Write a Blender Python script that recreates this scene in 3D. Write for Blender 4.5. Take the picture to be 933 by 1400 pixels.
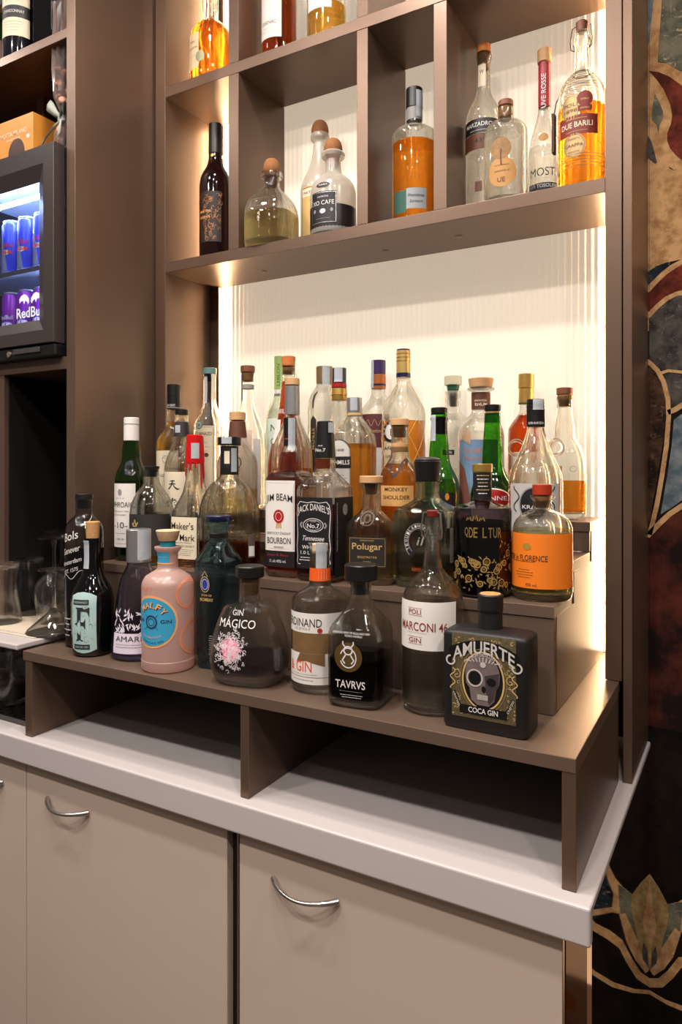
import bpy, bmesh, math, random
from mathutils import Vector
random.seed(11)
sc = bpy.context.scene
for o in list(bpy.data.objects):
    bpy.data.objects.remove(o)

# ------------------------------------------------------------------ camera, light, exposure
EZ, YAW, FPX, CX, HY = 1.425, math.radians(30), 969.0, 466.0, 637.0   # eye height, yaw, focal length in px of the 933x1400 frame
cam = bpy.data.cameras.new('camera')
cam.sensor_fit = 'VERTICAL'; cam.sensor_height = 36.0
cam.lens = FPX / 1400 * 36.0
cam.shift_y = -63 / 1400; cam.shift_x = 0.0005
cam.clip_start = 0.02
camo = bpy.data.objects.new('camera', cam)
camo.location = (0, 0, EZ); camo.rotation_euler = (math.pi / 2, 0, YAW)
sc.collection.objects.link(camo); sc.camera = camo

w = bpy.data.worlds.new('room_light'); sc.world = w; w.use_nodes = True
w.node_tree.nodes['Background'].inputs[0].default_value = (1.0, 0.9, 0.82, 1)
w.node_tree.nodes['Background'].inputs[1].default_value = 0.11

sc.view_settings.view_transform = 'Standard'; sc.view_settings.look = 'None'
sc.view_settings.gamma = 1.0; sc.view_settings.use_curve_mapping = False
sc.view_settings.exposure = 0.2
cy = sc.cycles
cy.use_denoising = True
cy.max_bounces = 14; cy.transmission_bounces = 14; cy.glossy_bounces = 5; cy.diffuse_bounces = 4
cy.transparent_max_bounces = 40
cy.caustics_reflective = False; cy.caustics_refractive = False
cy.sample_clamp_indirect = 30.0

def ceiling_lamp(x, y, power, r=0.065):
    l = bpy.data.lights.new('ceiling_spot', 'AREA'); l.shape = 'DISK'; l.size = r * 2
    l.energy = power; l.color = (1.0, 0.91, 0.84)
    o = bpy.data.objects.new('ceiling_spot', l); o.location = (x, y, 2.85); sc.collection.objects.link(o)
for lx, ly, lp in ((-1.9, 0.25, 6), (-1.25, 0.27, 7), (-0.6, 0.25, 7.5), (0.05, 0.27, 7), (0.6, 0.55, 9.0), (-1.45, -0.5, 15.0), (-0.3, -0.5, 18.0), (0.8, -0.45, 11.0),
                   (-1.0, -1.1, 2.0), (0.0, -1.1, 2.0), (-2.3, 0.6, 6.0), (-0.72, 0.74, 11.0)):
    ceiling_lamp(lx, ly, lp)

# ------------------------------------------------------------------ materials
def lin(c):
    out = []
    for v in c[:3]:
        v /= 255.0
        out.append(v / 12.92 if v <= 0.04045 else ((v + 0.055) / 1.055) ** 2.4)
    return (*out, 1.0)
MATS = {}
def nodes(name):
    m = bpy.data.materials.new(name); m.use_nodes = True
    nt = m.node_tree; nt.nodes.clear()
    out = nt.nodes.new('ShaderNodeOutputMaterial')
    return m, nt, out
def plain(name, col, rough=0.5, metal=0.0, var=0.06, scale=60.0, stretch=(1, 1, 1), bump=0.0, coat=0.0, spec=0.5):
    """Principled surface with fine procedural colour grain"""
    if name in MATS: return MATS[name]
    m, nt, out = nodes(name)
    p = nt.nodes.new('ShaderNodeBsdfPrincipled')
    tc = nt.nodes.new('ShaderNodeTexCoord'); mp = nt.nodes.new('ShaderNodeMapping'); mp.inputs['Scale'].default_value = stretch
    nz = nt.nodes.new('ShaderNodeTexNoise'); nz.inputs['Scale'].default_value = scale; nz.inputs['Detail'].default_value = 3
    mx = nt.nodes.new('ShaderNodeMix'); mx.data_type = 'RGBA'
    c = lin(col)
    mx.inputs[6].default_value = (*[v * (1 - var) for v in c[:3]], 1); mx.inputs[7].default_value = (*[min(1, v * (1 + var)) for v in c[:3]], 1)
    L = nt.links.new
    L(tc.outputs['Object'], mp.inputs[0]); L(mp.outputs[0], nz.inputs['Vector']); L(nz.outputs[0], mx.inputs[0]); L(mx.outputs[2], p.inputs['Base Color'])
    p.inputs['Roughness'].default_value = rough; p.inputs['Metallic'].default_value = metal
    p.inputs['Coat Weight'].default_value = coat; p.inputs['Specular IOR Level'].default_value = spec
    if bump:
        b = nt.nodes.new('ShaderNodeBump'); b.inputs['Strength'].default_value = bump; b.inputs['Distance'].default_value = 0.001
        L(nz.outputs[0], b.inputs['Height']); L(b.outputs[0], p.inputs['Normal'])
    L(p.outputs[0], out.inputs[0]); MATS[name] = m
    return m
def thin_glass(name, mid=(250, 250, 246), edge=(186, 180, 168), rough=0.0, power=2.6, bump=0.0, bscale=200):
    """thin-walled clear or tinted glass: transparent wall, absorbing more where the path through the wall is longer, with Schlick reflection"""
    if name in MATS: return MATS[name]
    m, nt, out = nodes(name); L = nt.links.new; N = nt.nodes.new
    lw = N('ShaderNodeLayerWeight'); lw.inputs[0].default_value = 0.5
    pw = N('ShaderNodeMath'); pw.operation = 'POWER'; pw.inputs[1].default_value = power
    mx = N('ShaderNodeMix'); mx.data_type = 'RGBA'; mx.inputs[6].default_value = lin(mid); mx.inputs[7].default_value = lin(edge)
    tr = N('ShaderNodeBsdfTransparent'); gl = N('ShaderNodeBsdfGlossy'); gl.inputs['Roughness'].default_value = 0.02
    p5 = N('ShaderNodeMath'); p5.operation = 'POWER'; p5.inputs[1].default_value = 4.5
    sc_ = N('ShaderNodeMath'); sc_.operation = 'MULTIPLY_ADD'; sc_.inputs[1].default_value = 0.85; sc_.inputs[2].default_value = 0.065
    ms = N('ShaderNodeMixShader')
    L(lw.outputs['Facing'], pw.inputs[0]); L(pw.outputs[0], mx.inputs[0]); L(mx.outputs[2], tr.inputs[0])
    L(lw.outputs['Facing'], p5.inputs[0]); L(p5.outputs[0], sc_.inputs[0]); L(sc_.outputs[0], ms.inputs[0])
    L(tr.outputs[0], ms.inputs[1]); L(gl.outputs[0], ms.inputs[2]); L(ms.outputs[0], out.inputs[0])
    if bump:
        tc = N('ShaderNodeTexCoord'); vz = N('ShaderNodeTexVoronoi'); vz.inputs['Scale'].default_value = bscale
        b = N('ShaderNodeBump'); b.inputs['Strength'].default_value = bump; b.inputs['Distance'].default_value = 0.002
        L(tc.outputs['Object'], vz.inputs['Vector']); L(vz.outputs[0], b.inputs['Height'])
        for k in (lw, gl): L(b.outputs[0], k.inputs['Normal'])
    MATS[name] = m
    return m
def liquid(name, col, ior=1.34, rough=0.0, mix=0.55):
    """refracting body of drink or solid glass, tinted"""
    if name in MATS: return MATS[name]
    m, nt, out = nodes(name); L = nt.links.new; N = nt.nodes.new
    g = N('ShaderNodeBsdfGlass'); tint = (*[v ** 0.5 for v in lin(col)[:3]], 1); g.inputs['Color'].default_value = tint; g.inputs['IOR'].default_value = ior; g.inputs['Roughness'].default_value = rough
    t = N('ShaderNodeBsdfTransparent'); t.inputs[0].default_value = tint; ms = N('ShaderNodeMixShader'); ms.inputs[0].default_value = mix
    L(t.outputs[0], ms.inputs[1]); L(g.outputs[0], ms.inputs[2]); L(ms.outputs[0], out.inputs[0]); MATS[name] = m
    return m
def frosted(name, col, trans=0.5, rough=0.35):
    if name in MATS: return MATS[name]
    m, nt, out = nodes(name); L = nt.links.new; N = nt.nodes.new
    d = N('ShaderNodeBsdfDiffuse'); d.inputs[0].default_value = lin(col)
    t = N('ShaderNodeBsdfTranslucent'); t.inputs[0].default_value = lin(col)
    g = N('ShaderNodeBsdfGlossy'); g.inputs['Roughness'].default_value = rough
    tp = N('ShaderNodeBsdfTransparent'); tp.inputs[0].default_value = lin(col)
    a = N('ShaderNodeMixShader'); a.inputs[0].default_value = 0.5
    b = N('ShaderNodeMixShader'); b.inputs[0].default_value = trans
    c = N('ShaderNodeMixShader'); c.inputs[0].default_value = 0.07
    L(d.outputs[0], a.inputs[1]); L(t.outputs[0], a.inputs[2]); L(a.outputs[0], b.inputs[1]); L(tp.outputs[0], b.inputs[2])
    L(b.outputs[0], c.inputs[1]); L(g.outputs[0], c.inputs[2]); L(c.outputs[0], out.inputs[0]); MATS[name] = m
    return m
def glow(name, col, strength):
    if name in MATS: return MATS[name]
    m, nt, out = nodes(name)
    e = nt.nodes.new('ShaderNodeEmission'); e.inputs[0].default_value = lin(col); e.inputs[1].default_value = strength
    nt.links.new(e.outputs[0], out.inputs[0]); MATS[name] = m
    return m
def lit_panel(name, col, strength):
    """backlit ribbed translucent sheet: diffuse plastic that also lets even light through"""
    m, nt, out = nodes(name); L = nt.links.new; N = nt.nodes.new
    p = N('ShaderNodeBsdfPrincipled'); p.inputs['Base Color'].default_value = lin((236, 226, 208)); p.inputs['Roughness'].default_value = 0.45
    p.inputs['Emission Color'].default_value = lin(col); p.inputs['Emission Strength'].default_value = strength
    L(p.outputs[0], out.inputs[0]); MATS[name] = m
    return m
def distressed(name, col, col2, scale=30.0, lo=0.42, hi=0.62, scratch=None):
    """worn printed wallpaper: two tones broken up by noise, pale scratches"""
    if name in MATS: return MATS[name]
    m, nt, out = nodes(name); L = nt.links.new; N = nt.nodes.new
    p = N('ShaderNodeBsdfPrincipled'); p.inputs['Roughness'].default_value = 0.7; p.inputs['Specular IOR Level'].default_value = 0.11
    tc = N('ShaderNodeTexCoord'); nz = N('ShaderNodeTexNoise'); nz.inputs['Scale'].default_value = scale; nz.inputs['Detail'].default_value = 9; nz.inputs['Roughness'].default_value = 0.65
    rp = N('ShaderNodeValToRGB'); rp.color_ramp.elements[0].position = lo; rp.color_ramp.elements[1].position = hi
    rp.color_ramp.elements[0].color = lin(col); rp.color_ramp.elements[1].color = lin(col2)
    L(tc.outputs['Object'], nz.inputs['Vector']); L(nz.outputs[0], rp.inputs[0])
    last = rp.outputs[0]
    if scratch:
        n2 = N('ShaderNodeTexNoise'); n2.inputs['Scale'].default_value = scale * 3; n2.inputs['Detail'].default_value = 8; n2.inputs['Distortion'].default_value = 1.5
        r2 = N('ShaderNodeValToRGB'); r2.color_ramp.elements[0].position = 0.60; r2.color_ramp.elements[1].position = 0.72
        mx = N('ShaderNodeMix'); mx.data_type = 'RGBA'; mx.inputs[7].default_value = lin(scratch)
        L(tc.outputs['Object'], n2.inputs['Vector']); L(n2.outputs[0], r2.inputs[0]); L(r2.outputs[0], mx.inputs[0]); L(last, mx.inputs[6]); last = mx.outputs[2]
    L(last, p.inputs['Base Color']); L(p.outputs[0], out.inputs[0]); MATS[name] = m
    return m

# ------------------------------------------------------------------ mesh helpers
def link(o, parent=None):
    sc.collection.objects.link(o)
    if parent is not None: o.parent = parent
    return o
def empty(name, loc, label, cat, group=None, rz=0.0):
    o = bpy.data.objects.new(name, None); o.empty_display_size = 0.02
    o.location = loc; o.rotation_euler = (0, 0, rz)
    o['label'] = label; o['category'] = cat
    if group: o['group'] = group
    return link(o)
def struct(o):
    o['kind'] = 'structure'
    return o
def mesh(name, verts, faces, mat, parent=None, smooth=True, angle=35, mats=None, midx=None):
    me = bpy.data.meshes.new(name); me.from_pydata(verts, [], faces); me.validate()
    for m in (mats or [mat]): me.materials.append(m)
    if midx:
        for p, i in zip(me.polygons, midx): p.material_index = i
    if smooth:
        me.polygons.foreach_set('use_smooth', [True] * len(me.polygons)); me.set_sharp_from_angle(angle=math.radians(angle))
    me.update()
    return link(bpy.data.objects.new(name, me), parent)
def box(name, x0, x1, y0, y1, z0, z1, mat, parent=None, bevel=0.0008, rel=(0, 0, 0), seg=2):
    bm = bmesh.new(); bmesh.ops.create_cube(bm, size=1)
    for v in bm.verts:
        v.co = ((x0 if v.co.x < 0 else x1) - rel[0], (y0 if v.co.y < 0 else y1) - rel[1], (z0 if v.co.z < 0 else z1) - rel[2])
    if bevel: bmesh.ops.bevel(bm, geom=bm.edges[:], offset=bevel, segments=seg, affect='EDGES', profile=0.5)
    me = bpy.data.meshes.new(name); bm.to_mesh(me); bm.free(); me.materials.append(mat)
    return link(bpy.data.objects.new(name, me), parent)
def lathe_geo(prof, seg=28, c=(0, 0, 0), cap=True):
    vs, fs = [], []
    for z, r in prof:
        for k in range(seg):
            a = 2 * math.pi * k / seg
            vs.append((c[0] + r * math.cos(a), c[1] + r * math.sin(a), c[2] + z))
    for i in range(len(prof) - 1):
        for k in range(seg):
            k2 = (k + 1) % seg
            fs.append((i * seg + k, i * seg + k2, (i + 1) * seg + k2, (i + 1) * seg + k))
    if cap:
        fs.append(tuple(reversed(range(seg)))); n = (len(prof) - 1) * seg
        fs.append(tuple(range(n, n + seg)))
    return vs, fs
def lathe(name, prof, mat, parent=None, seg=28, c=(0, 0, 0), cap=True):
    v, f = lathe_geo(prof, seg, c, cap)
    return mesh(name, v, f, mat, parent)
def tube_geo(pts, r, seg=8, closed=False):
    vs, fs = [], []; n = len(pts); P = [Vector(p) for p in pts]
    ref = Vector((0.13, 0.31, 0.94)).normalized()
    for i, p in enumerate(P):
        t = (P[(i + 1) % n] - P[i - 1]) if closed else (P[min(i + 1, n - 1)] - P[max(i - 1, 0)])
        t.normalize(); u = t.cross(ref)
        if u.length < 1e-4: u = t.cross(Vector((1, 0, 0)))
        u.normalize(); v = t.cross(u)
        rr = r[i] if isinstance(r, (list, tuple)) else r
        for k in range(seg):
            a = 2 * math.pi * k / seg
            vs.append(tuple(p + u * (rr * math.cos(a)) + v * (rr * math.sin(a))))
    for i in range(n if closed else n - 1):
        j = (i + 1) % n
        for k in range(seg):
            k2 = (k + 1) % seg
            fs.append((i * seg + k, i * seg + k2, j * seg + k2, j * seg + k))
    if not closed:
        fs.append(tuple(reversed(range(seg)))); fs.append(tuple(range((n - 1) * seg, n * seg)))
    return vs, fs
def tube(name, pts, r, mat, parent=None, seg=8, closed=False):
    v, f = tube_geo(pts, r, seg, closed)
    return mesh(name, v, f, mat, parent, angle=60)
def ratio(px):
    u = (px - CX) / FPX
    return (-math.sin(YAW) + u * math.cos(YAW)) / (math.cos(YAW) + u * math.sin(YAW))
def wall_pt(px, py, Y):                      # point of a plane Y = const seen at a pixel of the photograph
    X = ratio(px) * Y; F = Y * math.cos(YAW) - X * math.sin(YAW)
    return X, EZ - (py - HY) / FPX * F

# ------------------------------------------------------------------ shared materials
LAM = plain('bronze_laminate', (110, 88, 73), 0.36, 0.5, 0.08, 30, (2, 2, 60))
LAMH = plain('bronze_laminate_horizontal_grain', (119, 98, 83), 0.38, 0.4, 0.10, 30, (1.5, 60, 60))
WHITE = plain('white_solid_surface', (200, 192, 190), 0.32, 0, 0.015, 8)
DOORM = plain('beige_satin_lacquer', (210, 190, 174), 0.42, 0, 0.015, 300)
CHROME = plain('brushed_nickel', (212, 205, 198), 0.24, 1.0, 0.03, 200)
BLACKP = plain('black_plastic', (16, 15, 15), 0.4, 0, 0.1)
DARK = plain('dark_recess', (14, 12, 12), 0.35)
LED = glow('warm_led_strip', (255, 216, 168), 80.0)
PANEL = lit_panel('ribbed_backlit_sheet', (255, 234, 208), 0.42)

# ------------------------------------------------------------------ room shell
YW = 1.466
struct(box('floor', -4, 3, -3.5, YW, -0.05, 0.0, plain('dark_floor', (70, 58, 50), 0.4, 0, 0.1, 6), bevel=0))
wall = struct(box('wall_back', -4, 3, YW, YW + 0.12, 0, 2.95, distressed('wallpaper_ochre_ground', (206, 160, 108), (170, 124, 76), 14, 0.35, 0.75, (205, 170, 120)), bevel=0))

def wpoly(name, pts, mat, lift=0.0006):
    bm = bmesh.new(); P = [wall_pt(px, py, YW) for px, py in pts]
    f = bm.faces.new([bm.verts.new((x, YW - lift, z)) for x, z in P])
    r = bmesh.ops.extrude_face_region(bm, geom=[f])
    for v in [g for g in r['geom'] if isinstance(g, bmesh.types.BMVert)]: v.co.y += lift
    bmesh.ops.triangulate(bm, faces=bm.faces[:]); bmesh.ops.recalc_face_normals(bm, faces=bm.faces[:])
    me = bpy.data.meshes.new(name); bm.to_mesh(me); bm.free(); me.materials.append(mat)
    return link(bpy.data.objects.new(name, me), wall)
W_TEAL = distressed('wallpaper_grey_teal', (92, 92, 78), (134, 126, 104), 26, scratch=(190, 172, 140))
W_RED = distressed('wallpaper_oxblood', (74, 31, 22), (138, 60, 44), 22)
W_INK = distressed('wallpaper_ink_black', (54, 50, 47), (104, 95, 88), 24, scratch=(120, 116, 106))
W_BROWN = distressed('wallpaper_umber', (40, 28, 21), (96, 68, 50), 34, scratch=(120, 92, 70))
W_BLUE = distressed('wallpaper_slate_blue', (86, 102, 112), (142, 150, 152), 26, scratch=(140, 128, 116))
W_NIGHT = distressed('wallpaper_dark_ground', (18, 14, 12), (46, 32, 26), 16, 0.4, 0.8)
W_MAROON = distressed('wallpaper_burnt_red', (36, 22, 19), (128, 60, 46), 9, 0.42, 0.75)
W_GOLD = distressed('wallpaper_gold_band', (220, 172, 120), (176, 126, 80), 40, scratch=(214, 180, 130))
W_OCHRE = distressed('wallpaper_ochre_light', (186, 154, 102), (146, 114, 70), 40, scratch=(190, 160, 110))
W_NAVY = distressed('wallpaper_navy', (20, 26, 34), (52, 60, 66), 26, scratch=(140, 130, 110))
# lower dark ground of the mural, then the shapes printed on it
wpoly('mural_dark_ground', [(560, 500), (1250, 400), (1250, 2300), (560, 1700)], W_NIGHT, 0.0003)
wpoly('mural_ink_field', [(888, 436), (898, 424), (912, 411), (924, 405), (933, 403), (960, 398), (960, 520), (933, 508), (920, 505), (908, 508), (888, 494)], W_INK)
wpoly('mural_red_field', [(880, 735), (888, 735), (896, 727), (906, 717), (918, 707), (933, 698), (970, 680), (970, 1010), (880, 990)], W_MAROON)
wpoly('mural_umber_field', [(880, 497), (888, 497), (900, 510), (909, 530), (911, 560), (908, 600), (900, 650), (888, 718), (880, 720)], W_BROWN, 0.0009)
wpoly('mural_ink_leaf', [(907, 512), (920, 508), (933, 509), (962, 516), (962, 535), (933, 550), (918, 560), (915, 540)], W_INK, 0.001)
wpoly('mural_blue_leaf', [(922, 574), (933, 566), (962, 552), (962, 660), (933, 684), (918, 695), (904, 703), (913, 650), (919, 610)], W_BLUE, 0.001)
for nm, pts, wd in (('mural_gold_band', [(883, 492), (890, 497), (900, 507), (908, 522), (914, 545), (915, 570), (912, 610), (906, 650), (899, 690), (889, 731)], 6.5),
                    ('mural_gold_band', [(905, 510), (914, 507), (926, 508), (940, 510)], 4.0),
                    ('mural_gold_band', [(914, 564), (924, 560), (935, 553), (945, 546)], 7.0),
                    ('mural_gold_band', [(886, 733), (900, 718), (916, 703), (934, 691), (950, 680)], 7.5)):
    L_, R_ = [], []
    for i, (x, y) in enumerate(pts):
        a, b = pts[max(0, i - 1)], pts[min(len(pts) - 1, i + 1)]
        dx, dy = b[0] - a[0], b[1] - a[1]; d = math.hypot(dx, dy)
        L_.append((x - dy / d * wd / 2, y + dx / d * wd / 2)); R_.append((x + dy / d * wd / 2, y - dx / d * wd / 2))
    wpoly(nm, L_ + R_[::-1], W_GOLD, 0.0016)
# ochre half above
wpoly('mural_ochre_ground', [(840, -400), (1250, -700), (1250, 260), (960, 355), (933, 361), (905, 380), (888, 400), (840, 430)], W_GOLD, 0.0004)
wpoly('mural_navy_leaf', [(880, 375), (888, 371), (898, 364), (912, 359), (931, 355), (918, 362), (905, 372), (895, 382), (880, 397)], W_NAVY, 0.001)
wpoly('mural_oxblood_swoosh', [(880, 405), (890, 398), (902, 385), (914, 374), (926, 366), (945, 356), (960, 390), (940, 397), (925, 399), (910, 406), (898, 416), (880, 432)], W_RED, 0.001)
wpoly('mural_gold_band', [(880, 440), (880, 428), (888, 427), (898, 416), (910, 406), (925, 399), (945, 394), (945, 402), (926, 405), (914, 411), (902, 421), (890, 434)], W_GOLD, 0.0013)
wpoly('mural_teal_panel', [(908, -30), (904, 25), (900, 85), (914, 87), (930, 97), (960, 108), (990, -60)], W_TEAL, 0.001)
wpoly('mural_blue_sliver', [(880, -20), (895, -20), (893, 15), (888, 60), (880, 70)], W_BLUE, 0.001)
wpoly('mural_oxblood_swoosh', [(888, 97), (902, 99), (916, 105), (930, 115), (960, 140), (980, 260), (940, 225), (925, 212), (917, 203), (913, 192), (913, 182), (918, 170), (920, 158), (917, 142), (908, 122), (898, 108)], W_RED, 0.001)
wpoly('mural_teal_leaf', [(896, 128), (901, 137), (907, 152), (908, 160), (903, 170), (901, 184), (899, 172), (892, 163), (893, 148)], W_TEAL, 0.001)
wpoly('mural_ink_leaf', [(884, 190), (888, 187), (892, 195), (899, 222), (897, 224), (888, 217), (884, 214)], W_INK, 0.001)
wpoly('mural_ink_leaf', [(915, 228), (919, 230), (923, 233), (917, 231)], W_INK, 0.001)
# lotus motif low on the mural (its other half is seen mirrored in the polished end panel of the counter)
XM = -0.1646
def mpoly(name, pts, mat, lift):
    bm = bmesh.new(); P = []
    for px, py in pts:
        x, z = wall_pt(px, py, YW); P.append((2 * XM - x if px < 890 else x, z))
    f = bm.faces.new([bm.verts.new((x, YW - lift, z)) for x, z in P])
    r = bmesh.ops.extrude_face_region(bm, geom=[f])
    for v in [g for g in r['geom'] if isinstance(g, bmesh.types.BMVert)]: v.co.y += lift
    bmesh.ops.triangulate(bm, faces=bm.faces[:]); bmesh.ops.recalc_face_normals(bm, faces=bm.faces[:])
    me = bpy.data.meshes.new(name); bm.to_mesh(me); bm.free(); me.materials.append(mat)
    return link(bpy.data.objects.new(name, me), wall)
mpoly('mural_blue_leaf', [(800, 1266), (812, 1235), (822, 1205), (832, 1192), (836, 1225), (838, 1240), (828, 1246)], W_NAVY, 0.0008)
mpoly('mural_gold_petal', [(832, 1178), (836, 1188), (842, 1200), (852, 1212), (865, 1222), (868, 1240), (852, 1250), (838, 1247), (812, 1252), (800, 1250), (800, 1245), (838, 1240), (840, 1222), (833, 1205), (829, 1192)], W_GOLD, 0.001)
mpoly('mural_teal_petal', [(846, 1208), (864, 1221), (872, 1250), (874, 1290), (862, 1280), (852, 1262), (848, 1240)], W_TEAL, 0.0013)
mpoly('mural_gold_band', [(800, 1246), (815, 1262), (835, 1272), (852, 1285), (866, 1312), (878, 1330), (889.9, 1338), (889.9, 1350), (872, 1338), (858, 1316), (848, 1296), (832, 1284), (812, 1272), (800, 1260)], W_GOLD, 0.0013)
mpoly('mural_gold_stem', [(848, 1250), (856, 1248), (882, 1305), (889, 1326), (884, 1330), (870, 1312), (858, 1288)], W_GOLD, 0.0016)
mpoly('mural_ochre_bud', [(889.9, 1194), (876, 1208), (866, 1222), (864, 1236), (867, 1256), (872, 1276), (876, 1300), (884, 1316), (889.9, 1325)], W_OCHRE, 0.002)
mpoly('mural_bud_core', [(889.9, 1196), (885, 1235), (880, 1262), (886, 1285), (889.9, 1322)], W_GOLD, 0.0024)
mpoly('mural_ink_petal', [(881, 1288), (886, 1300), (888, 1322), (880, 1310), (879, 1298)], W_INK, 0.0027)
mpoly('mural_gold_line', [(800, 1316), (815, 1328), (840, 1343), (868, 1352), (889.9, 1354), (889.9, 1359), (866, 1357), (838, 1349), (812, 1333), (800, 1323)], W_GOLD, 0.0012)
box('wallpaper_seam', -0.1655, -0.1652, YW - 0.0012, YW, 0, 2.9, W_NIGHT, wall, bevel=0)

# ------------------------------------------------------------------ counter
R0 = (-1.2, 0.874, 0.852)
worktop = empty('worktop', R0, 'long white solid worktop with a deep front edge carrying the bottle platform', 'worktop')
box('slab', -2.3, -0.163, 0.882, 1.4655, 0.8885, 0.900, WHITE, worktop, rel=R0, bevel=0.003, seg=3)
box('front_edge', -2.3, -0.163, 0.874, 0.8905, 0.852, 0.9001, WHITE, worktop, rel=R0, bevel=0.0035, seg=3)
def handle(parent, xa, xb, yd, z):
    n = 15; pts = []; rr = []
    for i in range(n):
        t = i / (n - 1); s = math.sin(math.pi * t)
        pts.append((xa + (xb - xa) * t, yd - 0.001 - 0.026 * s ** 0.8, z - 0.004 * s)); rr.append(0.0028 + 0.0022 * abs(2 * t - 1) ** 2)
    return tube('handle', pts, rr, CHROME, parent, seg=10)
def base_unit(x0, x1, hx, label):
    e = empty('base_cabinet', ((x0 + x1) / 2, 0.893, 0), label, 'cabinet', 'beige base cabinets under the worktop')
    r = ((x0 + x1) / 2, 0.893, 0)
    box('carcass', x0 + 0.001, x1 - 0.001, 0.914, 1.44, 0.08, 0.851, LAM, e, rel=r)
    box('plinth', x0 + 0.001, x1 - 0.001, 0.95, 0.965, 0.001, 0.08, DARK, e, rel=r)
    d = box('door', x0 + 0.0012, x1 - 0.0012, 0.893, 0.912, 0.085, 0.849, DOORM, e, rel=r, bevel=0.001)
    h = handle(d, hx[0] - r[0], hx[1] - r[0], 0.0, 0.7908)
    return e
base_unit(-1.73, -1.226, (-1.412, -1.297), 'beige cabinet door with bow handle, cut off by the picture edge')
base_unit(-1.226, -0.7245, (-1.161, -1.047), 'beige cabinet with nickel bow handle between door seam and black slot')
base_unit(-0.7018, -0.1985, (-0.634, -0.519), 'beige cabinet with nickel bow handle nearest the mural')
e = empty('black_filler_slot', (-0.713, 0.9, 0), 'narrow black recessed slot with steel edge between the two beige cabinets', 'filler strip')
box('recess', -0.7236, -0.7030, 0.906, 0.93, 0.085, 0.851, plain('black_gloss', (10, 9, 9), 0.12), e, rel=(-0.713, 0.9, 0), bevel=0)
box('edge_profile', -0.7055, -0.7026, 0.893, 0.906, 0.085, 0.851, CHROME, e, rel=(-0.713, 0.9, 0), bevel=0.0004)
e = empty('end_panel', (-0.18, 0.9, 0), 'dark polished end strip beside the last beige cabinet, under the worktop corner', 'panel')
box('polished_strip', -0.1965, -0.1705, 0.896, 0.912, 0.001, 0.851, plain('smoked_mirror', (128, 120, 116), 0.06, 1.0, 0.02), e, rel=(-0.18, 0.9, 0), bevel=0.0005)
box('side_sheet', -0.1703, -0.1648, 0.892, 1.4645, 0.001, 0.888, plain('polished_mirror_sheet', (226, 220, 214), 0.03, 1.0, 0.01), e, rel=(-0.18, 0.9, 0), bevel=0)
box('edge_profile', -0.1995, -0.1968, 0.893, 0.9, 0.001, 0.851, CHROME, e, rel=(-0.18, 0.9, 0), bevel=0.0003)

# low platform on the worktop
R0 = (-0.1845, 0.8975, 0.9005)
plat = empty('bottle_platform', R0, 'low bronze laminate platform with two open compartments on the white worktop', 'platform', rz=math.radians(-0.6) * -1)
box('top_board', -1.2277, -0.1845, 0.8975, 1.438, 1.0467, 1.065, LAMH, plat, rel=R0, bevel=0.001)
for xa, xb in ((-1.2213, -1.2016), (-0.699, -0.6827), (-0.2018, -0.1832)):
    box('upright', xa, xb - 0.0012 if xb > -0.19 else xb, 0.8985, 1.25, 0.9005, 1.0465, LAM, plat, rel=R0, bevel=0.0008)
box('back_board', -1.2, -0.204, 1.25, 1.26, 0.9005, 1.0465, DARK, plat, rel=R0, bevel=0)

# stepped riser
ZS = {'p': 1.0652, '1': 1.2229, '2': 1.2735, '3': 1.3262, 'u': 1.911, 't': 2.329}
SX0, SX1 = -1.192, -0.2425
R0 = (-0.7, 1.2, 1.0655)
ris = empty('stepped_riser', R0, 'three-tier bronze laminate bottle riser standing on the low platform', 'riser')
for ya, yb, zt, zlow in ((1.033, 1.150, 1.2229, 1.0655), (1.150, 1.2955, 1.2735, 1.2229), (1.2955, 1.436, 1.3262, 1.2735)):
    box('tread', SX0, SX1, ya, yb - 0.0004, zt - 0.0172, zt, LAMH, ris, rel=R0, bevel=0.0007)
    box('riser_board', SX0 + 0.001, SX1 - 0.0012, ya + 0.002, ya + 0.018, zlow + 0.0003, zt - 0.0176, LAMH, ris, rel=R0, bevel=0.0004)
def side_profile(x0, x1):
    prof = [(1.0515, 1.0658), (1.434, 1.0658), (1.434, 1.3086), (1.3138, 1.3086), (1.3138, 1.2559), (1.1682, 1.2559), (1.1682, 1.2053), (1.0515, 1.2053)]
    vs = [(x - R0[0], y - R0[1], z - R0[2]) for x in (x0, x1) for y, z in prof]; n = len(prof)
    fs = [tuple(range(n)), tuple(range(2 * n - 1, n - 1, -1))] + [(i, i + n, (i + 1) % n + n, (i + 1) % n) for i in range(n)]
    o = mesh('end_board', vs, fs, LAM, ris, smooth=False)
    bm = bmesh.new(); bm.from_mesh(o.data); bmesh.ops.recalc_face_normals(bm, faces=bm.faces[:]); bm.to_mesh(o.data); bm.free()
side_profile(SX1 - 0.0175, SX1 - 0.0005); side_profile(SX0 + 0.0005, SX0 + 0.0175)

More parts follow.
